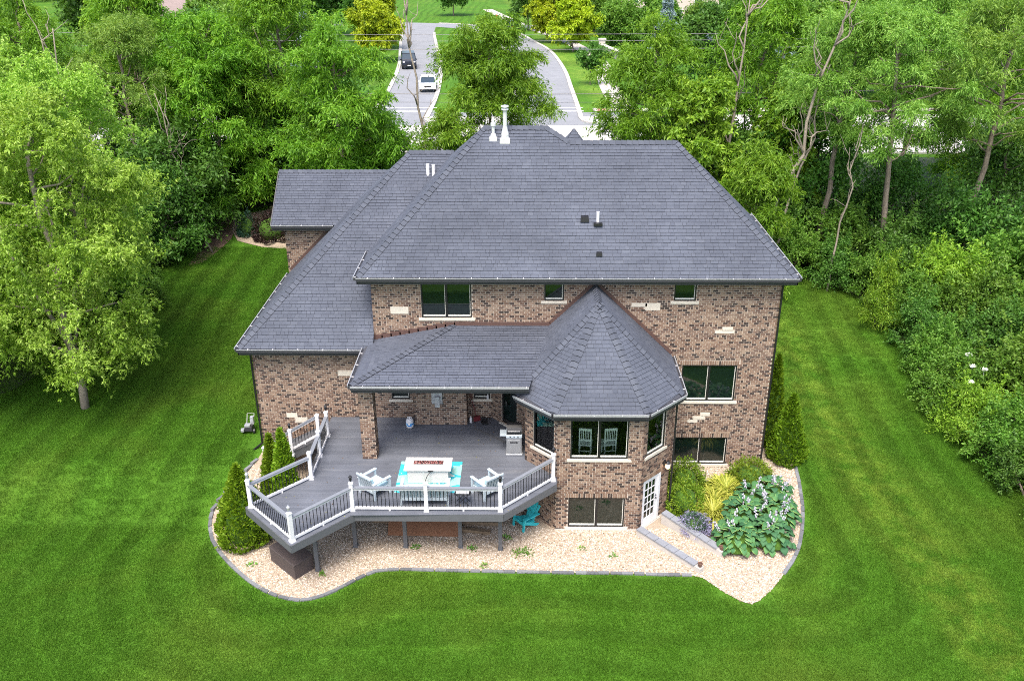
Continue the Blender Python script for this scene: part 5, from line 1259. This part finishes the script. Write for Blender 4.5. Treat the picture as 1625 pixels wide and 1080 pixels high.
# soil of the bed, slightly raised behind the ramp wall
# hostas with real leaves
hb = rndmat('hosta_leaf', [(0, (.030, .100, .038)), (.5, (.058, .155, .055)), (1, (.100, .205, .060))], .65, .2, 9, spec=.2); hm = simple('hosta_margin', (.14, .245, .05), .5, var=.25, scale=4)
hp = rndmat('hosta_leaf_plain', [(0, (.025, .085, .036)), (1, (.075, .175, .068))], .65, .2, 9, spec=.2)
LV = {}
def hosta_leaf_mesh(edge, seed):
    rng = random.Random(seed); pr = [(0, 0), (.015, .075), (.07, .135), (.15, .155), (.24, .125), (.31, .06), (.36, 0)]
    V, F, mi = [], [], []; n = len(pr)
    for i, (x, wv) in enumerate(pr):
        z = .08*math.sin(x/.36*2.2)-.26*(x/.36)**2.2*.36
        for s in (-1, -.88, 0, .88, 1): V.append((x, s*wv, z+.10*abs(s)*wv*2.2-(.02 if abs(s) == 1 else 0)+rng.uniform(-.004, .004)))
    for i in range(n-1):
        for k in range(4): F.append((i*5+k, i*5+k+1, (i+1)*5+k+1, (i+1)*5+k)); mi.append(1 if (k in (0, 3) and edge) else 0)
    me = bpy.data.meshes.new('hosta_leaf'); me.from_pydata(V, [], F); me.materials.append(hb if edge else hp); me.materials.append(hm)
    me.polygons.foreach_set('material_index', mi); me.polygons.foreach_set('use_smooth', [True]*len(F))
    a = me.attributes.new('rnd', 'FLOAT', 'POINT'); a.data.foreach_set('value', [rng.random()*.999]*len(V)); 
    rv = seed % 7/7+.1; a.data.foreach_set('value', [min(1, rv)]*len(V)); return me
HM = {e: [hosta_leaf_mesh(e, 7*e+s) for s in range(5)] for e in (0, 1)}
lil = simple('hosta_bloom', (.44, .42, .50), .7, var=.1)
def hosta(seed, x, y, R, edge, nl, nf, label):
    rg = random.Random(seed); e = empty('hosta_plant', (x, y, GB-.06)); tag(e, label, 'hosta', 'hostas in the corner bed')
    for k in range(nl):
        t = (k+.5)/nl; a = k*2.399+rg.uniform(-.3, .3); r = R*(t**.6)*.80; o = bpy.data.objects.new('leaf', rg.choice(HM[edge if rg.random() < .8 else 1-edge])); COL.objects.link(o); o.parent = e
        s = rg.uniform(.55, .95); o.location = (r*math.cos(a)*.9, r*math.sin(a)*.9, .16+.62*(1-t**1.6)*R+rg.uniform(-.05, .05)); o.rotation_euler = (rg.uniform(-.25, .25), -.35+1.0*t+rg.uniform(-.2, .2), a+rg.uniform(-.3, .3)); o.scale = (s, s, s)
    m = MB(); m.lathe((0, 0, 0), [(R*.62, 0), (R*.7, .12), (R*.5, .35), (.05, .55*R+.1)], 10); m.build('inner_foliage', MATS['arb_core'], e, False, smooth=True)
    for k in range(nf):
        a, r = rg.uniform(0, 6.28), R*rg.uniform(.05, .75); x1, y1 = r*math.cos(a), r*math.sin(a); h = .62*R+rg.uniform(.35, .55); m = MB(); top = (x1*1.25, y1*1.25, h)
        m.tube([(x1*.7, y1*.7, .2), (x1, y1, h*.6), top], .008, 4)
        for q in range(12): f = .62+.38*q/12; aa = rg.uniform(0, 6.28); m.box((x1*(.95+.3*(f-.62)/.38)+.045*math.cos(aa), y1*(.95+.3*(f-.62)/.38)+.045*math.sin(aa), h*f), (.05, .035, .045), aa, taper=.6)
        m.build('flower_stalk', lil, e, False)
hosta(1, 7.85, 27.55, 1.10, 1, 120, 4, 'yellow edged hosta nearest the ramp end'); hosta(2, 9.15, 27.75, 1.05, 0, 105, 7, 'blue green hosta at the front by the edging stones'); hosta(3, 8.35, 28.95, 1.10, 1, 110, 4, 'yellow edged hosta in the middle beside the golden grass')
hosta(4, 9.75, 29.15, 1.05, 1, 95, 7, 'hosta with many pale flower spikes by the outer edging'); hosta(5, 9.95, 30.55, .95, 0, 64, 6, 'hosta at the back near the boxwood and the arborvitae'); hosta(6, 8.95, 30.25, .8, 0, 44, 4, 'small hosta in front of the boxwood')
# weeds on the gravel
wd_m = leafmat('weed_leaf', (.05, .14, .02), (.10, .24, .03), (.20, .34, .06), .2)
def weed(seed, x, y, R, n, label):
    rng = np.random.default_rng(seed); e = empty('weed', (x, y, tzf(x, y)+.03)); tag(e, label, 'weed', 'weeds on the gravel'); d = sph(rng, n, .5); P = d*np.array([R, R*.8, .09])*rng.uniform(.1, 1, n)[:, None]; P[:, 2] = np.abs(P[:, 2])
    crown_mesh('leaves', [leaves(rng, P, norm(d+np.array([0, 0, .4])+rng.normal(size=(n, 3))*.4), .11, .05, .1, .6)], rng, wd_m, e)
for k, (x, y, R, n, lb) in enumerate(((-.15, 27.0, .42, 130, 'largest patch of weeds on the gravel near the turquoise chair'), (-2.0, 27.25, .18, 45, 'weed tuft beside the third deck post'), (-4.1, 27.3, .16, 40, 'weed tuft beside the second deck post'), (-7.3, 25.75, .14, 40, 'weed tuft at the foot of the corner deck post'), (-.75, 27.9, .2, 50, 'weed tuft behind the last deck post'), (-1.5, 26.25, .15, 35, 'weed tuft by the edging in front of the deck'), (2.1, 27.3, .12, 25, 'weed tuft in front of the turret basement window'), (3.2, 26.9, .12, 25, 'weed tuft between the turret and the lawn'), (-10.0, 26.2, .2, 40, 'sparse weeds left of the storage box'))):
    weed(60+k, x, y, R, n, lb)
# fallen leaves on deck, gravel and roof edge
rng = np.random.default_rng(91); n = 260; P = np.stack([rng.uniform(-9, 1, n), rng.uniform(25, 32.8, n), np.full(n, 2.412)], 1); P = P[inpoly(P[:, 0], P[:, 1], DP)][:90]
Q = np.stack([rng.uniform(-11, 10.5, 700), rng.uniform(24.6, 29.5, 700), np.zeros(700)], 1); Q = Q[inpoly(Q[:, 0], Q[:, 1], BED)]; Q[:, 2] = tz(Q[:, 0], Q[:, 1])+.055; P = np.concatenate([P, Q])
V, F = leaves(rng, P, norm(rng.normal(size=(len(P), 3))*np.array([1, 1, .15])), rng.uniform(.04, .08, len(P)), .035, 0.0, .2)
tag(mesh_np('leaf_litter', V, F, rndmat('dry_leaf', [(0, (.10, .05, .02)), (.5, (.18, .12, .04)), (1, (.20, .22, .05))], .8), None, False, np.repeat(rng.random(len(P)), 4)), 'scattered small dry leaves on the gravel and deck boards', 'leaf litter', kind='stuff')
# bed by the garage
tag(sheet('mulch_bed', [(-20.3, 60.2), (-20.0, 58.2), (-19.1, 56.5), (-17.2, 55.5), (-15.5, 55.2), (-13, 55.5), (-12, 57), (-12, 60), (-17, 61.5)], .03, gravelbed_m, 1.0), kind='structure')
mound('barberry_shrub', 46, -17.0, 57.2, tzf(-17.0, 57.2), 1.35, 1.7, mar_m, 4000, .16, .07, 'dark maroon barberry shrub in the bed beside the garage')
mound('dwarf_conifer', 47, -18.7, 57.6, tzf(-18.7, 57.6), .75, 1.5, leafmat('dwarf_leaf', (.02, .06, .03), (.04, .10, .06), (.08, .16, .1), .1), 3000, .13, .05, 'small blue green conifer in the bed beside the garage')

# grass blades
patch_rng = np.random.default_rng(8); n = 170
P = np.stack([patch_rng.uniform(-.30, .30, n), patch_rng.uniform(-.30, .30, n), np.zeros(n)], 1); hgt = patch_rng.uniform(.035, .085, n)[:, None]
Ln = patch_rng.normal(size=(n, 3))*.35; Ln[:, 2] = 1; a = patch_rng.uniform(0, 6.28, n); S = np.stack([np.cos(a), np.sin(a), np.zeros(n)], 1)*.011
V = np.stack([P-S, P+S, P+Ln*hgt], 1).reshape(-1, 3)
po = mesh_np('grass_patch', V, np.arange(3*n).reshape(-1, 3), blade_m, None, False, np.repeat(patch_rng.random(n), 3)); COL.objects.unlink(po)
gr = np.random.default_rng(12); sx_, sy_ = np.meshgrid(np.arange(-33, 31, .27), np.arange(13.0, 55.5, .27)); N = sx_.size
qx = sx_.ravel()+gr.uniform(-.1, .1, N); qy = sy_.ravel()+gr.uniform(-.1, .1, N)
big = [(x*1.0, y) for x, y in BED]
keep = ~inpoly(qx, qy, BED) & ~((qx > -12) & (qx < 10.3) & (qy > 32.5))
for dx, dy in ((.28, 0), (-.28, 0), (0, .28), (0, -.28)): keep &= ~inpoly(qx+dx, qy+dy, BED)
keep &= (np.abs(qx) < qy*.75+9) & ~((qx > 22) & (qy > 30)) & ~((qx < -24) & (qy > 46))
qx, qy = qx[keep], qy[keep]
me = bpy.data.meshes.new('grass'); me.vertices.add(len(qx)); me.vertices.foreach_set('co', np.stack([qx, qy, tz(qx, qy)], 1).astype(np.float32).ravel()); me.update()
go = bpy.data.objects.new('grass', me); COL.objects.link(go); tag(go, 'short mown green grass of the lawn around the house', 'grass', kind='stuff')
ng = bpy.data.node_groups.new('grass_scatter', 'GeometryNodeTree'); ng.interface.new_socket('Geometry', in_out='INPUT', socket_type='NodeSocketGeometry'); ng.interface.new_socket('Geometry', in_out='OUTPUT', socket_type='NodeSocketGeometry')
gi, goo = ng.nodes.new('NodeGroupInput'), ng.nodes.new('NodeGroupOutput'); io = ng.nodes.new('GeometryNodeInstanceOnPoints'); ob = ng.nodes.new('GeometryNodeObjectInfo'); ob.inputs[0].default_value = po
rv = ng.nodes.new('FunctionNodeRandomValue'); rv.data_type = 'FLOAT_VECTOR'; rv.inputs[0].default_value = (0, 0, 0); rv.inputs[1].default_value = (0, 0, 6.283)
rs = ng.nodes.new('FunctionNodeRandomValue'); rs.data_type = 'FLOAT'; rs.inputs[2].default_value = .75; rs.inputs[3].default_value = 1.25
ng.links.new(gi.outputs[0], io.inputs['Points']); ng.links.new(ob.outputs['Geometry'], io.inputs['Instance']); ng.links.new(rv.outputs[0], io.inputs['Rotation']); ng.links.new(rs.outputs[1], io.inputs['Scale']); ng.links.new(io.outputs[0], goo.inputs[0])
md = go.modifiers.new('scatter', 'NODES'); md.node_group = ng
def ORDN(k):
    k = k if k < 16 else k-16
    return ['first', 'second', 'third', 'fourth', 'fifth', 'sixth', 'seventh', 'eighth', 'ninth', 'tenth', 'eleventh', 'twelfth', 'thirteenth', 'fourteenth', 'fifteenth', 'sixteenth'][k]
# ------------------------------------------------------------------ beyond the street
g = 'street trees beyond the crossing'
YT = tree_proto('maple', 61, 7.6, 2.9, 2.4, 40, yel_m, 120, R=(.8, 1.2), L=(.42, .2), trunk=.13, shape=.55, name='street_tree')
place(YT, 1, 6.7, 139, 1.0, 0, 'yellow green street tree nearest the curving road', 'tree', g); place(YT, 0, 4.3, 150.5, 1.18, 2, 'taller yellow green street tree behind the nearest one', 'tree', g)
place(YT, 0, -20.6, 128, .95, 1, 'yellow green tree beside the parked dark off-road car', 'tree', g); place(YT, 0, -22.6, 142, 1.1, 3, 'yellow green tree behind the parked dark off-road car', 'tree', g)
DT = tree_proto('shrub', 62, 8.2, 3.3, 2.6, 40, drk_m, 330, R=(.9, 1.3), L=(.45, .22), trunk=.15, shape=.6, name='street_tree')
place(DT, 1, .1, 171, 1.1, 0, 'round dark green street tree beside the black parked car', 'tree', g); place(DT, 0, -26, 150, .9, 1, 'dark tree behind the yellow trees left of the road', 'tree', g)
place(DT, 0, -15.5, 200, 1, 2, 'dark tree at the top beyond the road junction', 'tree', g)
PT_ = tree_proto('shrub', 63, 4.6, 1.35, 1.7, 22, drk_m, 300, R=(.45, .75), L=(.26, .14), trunk=.06, shape=.8, name='street_tree'); place(PT_, 1, 7.3, 107.7, 1.0, 0, 'young dark pear tree on the grass verge with a thin trunk', 'tree', g)
GT = tree_proto('shrub', 64, 6.5, 3.2, .5, 44, shr_m, 330, R=(.9, 1.4), L=(.42, .2), name='garden_tree')
for k, (x, y, s, lb) in enumerate(((14.6, 147, 1.0, 'green garden tree behind the stone entrance wall'), (20.5, 152, 1.1, 'green garden tree in front of the distant pink house'), (11.6, 164, 1.2, 'green garden tree behind the yellow street trees'), (27, 150, .9, 'green garden tree beside the blue spruces'), (36, 120, 1.2, 'green tree across the street behind the right hand locusts'), (46, 118, 1.3, 'green tree far right across the street'), (-38, 118, 1.2, 'green tree across the street behind the upper left locusts'), (-52, 124, 1.3, 'green tree far left across the street'), (-66, 110, 1.2, 'green tree at the far left edge across the street'), (58, 130, 1.3, 'green tree at the far right edge across the street'))):
    place(GT, k == 0, x, y, s, k*1.1, lb, 'tree', 'garden trees across the street')
# more trees across the street so that the far ground is mostly covered
spots = [(-30, 100, 1.2), (-36, 104, 1.0), (-44, 98, 1.2), (-58, 100, 1.3), (-72, 98, 1.3), (-32, 128, 1.5), (-44, 136, 1.4), (-62, 136, 1.5), (-78, 118, 1.5), (-96, 120, 1.6), (-34, 160, 1.6), (-72, 165, 1.8), (-95, 160, 1.8), (-40, 185, 1.9), (-115, 150, 1.9), (-66, 195, 2.0), (20, 100, 1.1), (27, 104, 1.0), (34, 100, 1.2), (44, 98, 1.2), (55, 104, 1.4), (68, 108, 1.5), (38, 140, 1.5), (52, 150, 1.6), (70, 150, 1.7), (44, 175, 1.8), (88, 130, 1.7), (64, 190, 2.0), (95, 175, 2.0)]
for k, (x, y, s) in enumerate(spots):
    src = (GT, DT, MU)[k % 3]
    place(src, False, x, y, s if src is not MU else s*.8, k*.9, ORDN(k)+' of the trees across the street '+('left' if x < 0 else 'right')+' of the roads, nearest first', 'tree', 'garden trees across the street')
PU = tree_proto('shrub', 65, 8, 2.8, 3, 30, pur_m, 300, R=(.9, 1.3), L=(.42, .2), name='purple_tree'); place(PU, 1, 7.0, 182, 1.1, 0, 'dark purple tree at the top edge above the yellow street trees', 'tree')
def spruce(seed, x, y, H, rad, label, n=3600, mt=None):
    rng = np.random.default_rng(seed); e = empty('blue_spruce', (x, y, ZS)); tag(e, label, 'spruce', 'blue spruces'); h = rng.uniform(0, 1, n)**1.3; a = rng.uniform(0, 6.283, n); tier = .78+.22*np.sin(h*34)
    r = rad*(1-h)*tier*rng.uniform(.5, 1, n)**.5; P = np.stack([r*np.cos(a), r*np.sin(a), .3+h*H], 1); D = np.stack([np.cos(a), np.sin(a), -.25*np.ones(n)], 1)
    crown_mesh('crown', [leaves(rng, P, norm(D+rng.normal(size=(n, 3))*.25), .45, .15, .05, 1.0)], rng, mt or blu_m, e); m = MB(); m.lathe((0, 0, 0), [(.16, 0), (.1, H*.5), (.02, H*.97)], 7); m.build('trunk', bark_m, e, False)
spruce(1, 20.2, 138, 8.5, 2.6, 'blue spruce beside the garden trees, nearest the stone wall'); spruce(2, 23.2, 118, 7.0, 2.2, 'blue spruce seen between the bare trunks right of the roof'); spruce(3, 30.5, 112, 6.5, 2.0, 'small blue spruce farther right between the trunks'); spruce(4, -26.5, 112, 7.5, 2.3, 'blue spruce behind the locusts left of the road')
# distant wood closing the view
rng = np.random.default_rng(66); parts = []
for k in range(520):
    x = rng.uniform(-230, 230); y = rng.uniform(225, 330)+abs(x)*.1
    if -70 < x < 25 and y < 300: continue
    parts.append(shrub_clump(rng, np.array([x, y, ZS+rng.uniform(1.5, 10)]), rng.uniform(3.5, 6), 150, 1.7, .9))
tag(crown_mesh('far_wood', parts, rng, shr_m, None), 'far belt of green trees closing the view at the top', 'wood', kind='stuff')
# hedge and stone entrance wall
rng = np.random.default_rng(67); e = empty('hedge', (14, 132, ZS)); tag(e, 'low clipped green hedge along the path behind the stone wall', 'hedge')
crown_mesh('foliage', [shrub_clump(rng, np.array([x, 0.9*math.sin(x), .7]), 1.0, 260, .3, .16) for x in np.arange(-4, 14, 1.1)], rng, shr_m, e)
e = empty('stone_wall', (11.2, 131, ZS)); tag(e, 'curved pale stone entrance wall with an end pillar beside the path', 'wall')
pts = [(11.0, 137.5), (11.6, 134), (12.5, 130.5), (13.4, 127), (14.0, 123.5)]
m = MB(); sl_ = smooth_line(pts, 4)
for a, b in zip(sl_[:-1], sl_[1:]): m.beam((*a, ZS+.55), (*b, ZS+.55), .5, 1.1)
m.build('wall_body', conc_m, e); m = MB()
for a, b in zip(sl_[:-1], sl_[1:]): m.beam((*a, ZS+1.16), (*b, ZS+1.16), .7, .12)
m.build('coping', lime_m, e); m = MB(); m.box((10.9, 138, ZS+.9), (.9, .9, 1.8)); m.box((10.9, 138, ZS+1.87), (1.15, 1.15, .14)); m.build('pillar', conc_m, e)
m = MB(); m.lathe((-6.2, 193, ZS), [(.2, 0), (.16, .08), (.15, .6), (.19, .62), (.16, .75), (.05, .85)], 10); m.beam((-6.5, 193, ZS+.5), (-5.9, 193, ZS+.5), .14, .14)
tag(m.build('fire_hydrant', simple('hydrant_red', (.5, .03, .03), .5)), 'red fire hydrant on the grass near the black car', 'hydrant')
# cars
tyre_m = simple('tyre', (.012, .012, .013), .8); rimw_m = simple('wheel_rim', (.45, .46, .48), .35, metal=.7)
cglass_m = simple('car_glass', (.02, .035, .05), .08, var=.02, spec=.8)
def car(name, loc, rz, label, col, kind):
    e = empty(name, loc, rz); tag(e, label, 'car')
    pm = simple(name+'_paint', col, .25, var=.02, spec=.6)
    L, Wd = (4.6, 1.82) if kind == 'sedan' else (4.3, 1.88)
    if kind == 'sedan': body = [(-2.3, .35), (-2.28, .72), (-1.5, .92), (1.75, .95), (2.25, .90), (2.3, .38)]; cab = [(-1.25, .92), (-.45, 1.42), (.95, 1.45), (1.75, .95)]
    elif kind == 'jeep': body = [(-2.1, .50), (-2.1, 1.08), (-.75, 1.16), (2.05, 1.16), (2.1, .5)]; cab = [(-.75, 1.15), (-.55, 1.82), (2.0, 1.84), (2.06, 1.15)]
    else: body = [(-2.3, .42), (-2.3, .95), (-1.1, 1.08), (2.2, 1.08), (2.25, .45)]; cab = [(-1.1, 1.07), (-.5, 1.70), (1.9, 1.72), (2.2, 1.07)]
    m = MB(); m.xprism(body, -Wd/2, Wd/2); m.build('body', pm, e, False, bevel=.07)
    n = len(m.v); m = MB(); k = len(cab); b = Wd/2
    m.v = [(-b*(1 if z < 1.2 else .84), y, z) for y, z in cab]+[(b*(1 if z < 1.2 else .84), y, z) for y, z in cab]; m.r = [.5]*(2*k)
    m.f = [tuple(range(k))[::-1], tuple(range(k, 2*k))]+[(i, (i+1) % k, k+(i+1) % k, k+i) for i in range(k)]; m.build('cabin', cglass_m, e, False)
    m = MB(); y0, z0 = cab[1]; y1, z1 = cab[2]; m.box((0, (y0+y1)/2, max(z0, z1)+.01), (Wd*.86, abs(y1-y0)+.12, .07)); m.build('roof', pm, e, False, bevel=.03)
    for s in (-1, 1):
        m = MB()
        for (a, c) in ((0, 1), (3, 2)): m.beam((s*b*.97, cab[a][0], cab[a][1]), (s*b*.85, cab[c][0], cab[c][1]), .08, .07)
        m.beam((s*b*.97, .3, .98), (s*b*.86, .3, z0-.02), .07, .06); m.build('pillar', pm, e, False)
        m = MB(); m.box((s*(Wd/2+.09), cab[0][0]+.35, 1.05), (.18, .10, .14)); m.build('mirror', pm if kind == 'sedan' else black_m, e, False)
        for y in (-L*.31, L*.31):
            r = .33 if kind == 'sedan' else .40; c = Vector((s*(Wd/2-.10), y, r)); m = MB(); m.tube([c-Vector((.11, 0, 0)), c+Vector((.11, 0, 0))], r, 16); wo = m.build('wheel', tyre_m, e, False)
            m = MB(); m.tube([c+Vector((s*.05, 0, 0)), c+Vector((s*.118, 0, 0))], r*.6, 12); m.build('rim', rimw_m, wo, False)
        m = MB(); yf = body[0][0]; m.box((s*Wd*.36, yf-.005, body[1][1]-.14), (.26, .05, .14)); m.build('headlight', white_m, e, False)
        m = MB(); m.box((s*Wd*.40, -yf*.99, body[1][1]-.12), (.16, .06, .2)); m.build('tail_light', simple('tail_red', (.4, .02, .02), .3) if 'tail_red' not in MATS else MATS['tail_red'], e, False)
    m = MB(); m.box((0, body[0][0]-.02, .48), (Wd*.96, .16, .16)); m.build('bumper', black_m if kind != 'sedan' else pm, e, False)
    m = MB(); m.box((0, body[0][0]-.012, .66), (Wd*.42, .05, .14)); 
    m.build('grille', black_m, e, False); m = MB(); m.box((0, body[0][0]-.105, .50), (.42, .02, .12)); m.build('number_plate', white_m, e, False)
    if kind != 'sedan': m = MB(); c = Vector((0, 2.22, .95)); m.tube([c-Vector((0, .1, 0)), c+Vector((0, .1, 0))], .36, 16); m.build('spare_wheel', tyre_m, e, False)
    return e
car('off_road_car', (-15.6, 122.5, ZS+.03), R_(9), 'dark blue off-road car parked at the left kerb facing the crossing', (.012, .016, .03), 'jeep')
car('white_sedan', (-11.2, 104.5, ZS+.03), R_(4), 'white sedan waiting on the left road before the crosswalk', (.66, .67, .68), 'sedan')
car('black_car', (-2.6, 167.5, ZS+.03), R_(199), 'black off-road car parked on the curving road, seen from behind', (.008, .008, .009), 'jeep')
car('parked_white_car', (-27.5, 128, ZS+.03), R_(60), 'white car half hidden behind the yellow tree left of the road', (.75, .76, .78), 'sedan')
# houses
def far_house(x, y, wd, dp, hw, hr, rz, label, wallc, roofc, wins):
    e = empty('neighbour_house', (x, y, ZS), rz); tag(e, label, 'house'); wm = simple('house_wall_%d' % int(x+500), wallc, .85, var=.05); rmm = simple('house_roof_%d' % int(x+500), roofc, .9, var=.15, scale=3)
    m = MB(); m.box((0, 0, hw/2), (wd, dp, hw)); m.build('wall', wm, e, False); m = MB(); o = .5; a, b = wd/2+o, dp/2+o
    m.poly([(-a, -b, hw), (a, -b, hw), (a-b*.8, 0, hw+hr), (-a+b*.8, 0, hw+hr)]); m.poly([(a, b, hw), (-a, b, hw), (-a+b*.8, 0, hw+hr), (a-b*.8, 0, hw+hr)]); m.poly([(-a, b, hw), (-a, -b, hw), (-a+b*.8, 0, hw+hr)]); m.poly([(a, -b, hw), (a, b, hw), (a-b*.8, 0, hw+hr)]); m.quad((-a, -b, hw-.02), (-a, b, hw-.02), (a, b, hw-.02), (a, -b, hw-.02)); r = m.build('roof', rmm, e, False)
    m = MB(); m.box((wd*.2, dp*.1, hw+hr*.8), (.9, .9, hr)); m.build('chimney', wm, r, False)
    for (u, z, w2, h2) in wins:
        m = MB(); m.box((u, -dp/2-.02, z), (w2+.24, .08, h2+.24)); f = m.build('window', white_m, e, False); m = MB(); m.box((u, -dp/2-.07, z), (w2, .03, h2)); m.build('pane', cglass_m, f, False)
far_house(26, 186, 20, 12, 6.2, 4.5, 0, 'pale pink stucco house at the top right beyond the garden trees', (.52, .43, .40), (.10, .085, .08), [(-7, 1.6, 1.6, 1.8), (-3, 1.6, 1.6, 1.8), (2, 1.6, 2, 2), (7, 1.6, 1.6, 1.8), (-6, 4.6, 1.4, 1.4), (0, 4.6, 1.4, 1.4), (6, 4.6, 1.4, 1.4)])
far_house(-53, 150, 18, 11, 3.4, 3.4, 0, 'low house with a brown roof behind the upper left locusts', (.45, .38, .34), (.20, .155, .145), [(-5, 1.7, 1.5, 1.5), (0, 1.7, 1.5, 1.5), (5, 1.7, 1.5, 1.5)])
far_house(-84, 128, 18, 11, 3.6, 3.4, .1, 'low house with a tan wall at the far upper left', (.48, .40, .34), (.19, .15, .14), [(-5, 1.7, 1.5, 1.5), (5, 1.7, 1.5, 1.5)])
# power lines on poles at both ends of the street
wood_m = simple('pole_wood', (.13, .10, .075), .9); poles = []
for x, lb in ((-64, 'wooden utility pole at the left end of the street wires'), (64, 'wooden utility pole at the right end of the street wires')):
    e = empty('utility_pole', (x, 79, ZS)); tag(e, lb, 'utility pole', 'utility poles'); m = MB(); m.tube([(0, 0, -.3), (0, 0, 10.5)], [.16, .11], 8); m.build('pole', wood_m, e, False); m = MB(); m.beam((0, -1.1, 9.0), (0, 1.1, 9.0), .1, .12); m.build('crossarm', wood_m, e, False)
for k, (y, z, sag, lb) in enumerate(((77.9, 13.5, .9, 'nearest high power line over the street'), (80.1, 13.5, .6, 'farther high power line over the street'), (79.0, 13.0, 1.2, 'middle power line over the street'), (78.6, 9.5, 1.3, 'low thick cable over the street'), (79.2, 8.9, 1.5, 'low thin cable over the street'))):
    m = MB(); m.tube([(-64+128*i/24, y, z-sag*(1-((i-12)/12)**2)) for i in range(25)], .016 if k != 3 else .03, 5); tag(m.build('power_line', simple('wire', (.14, .14, .15), .5) if k < 3 else black_m), lb, 'cable', 'power lines')
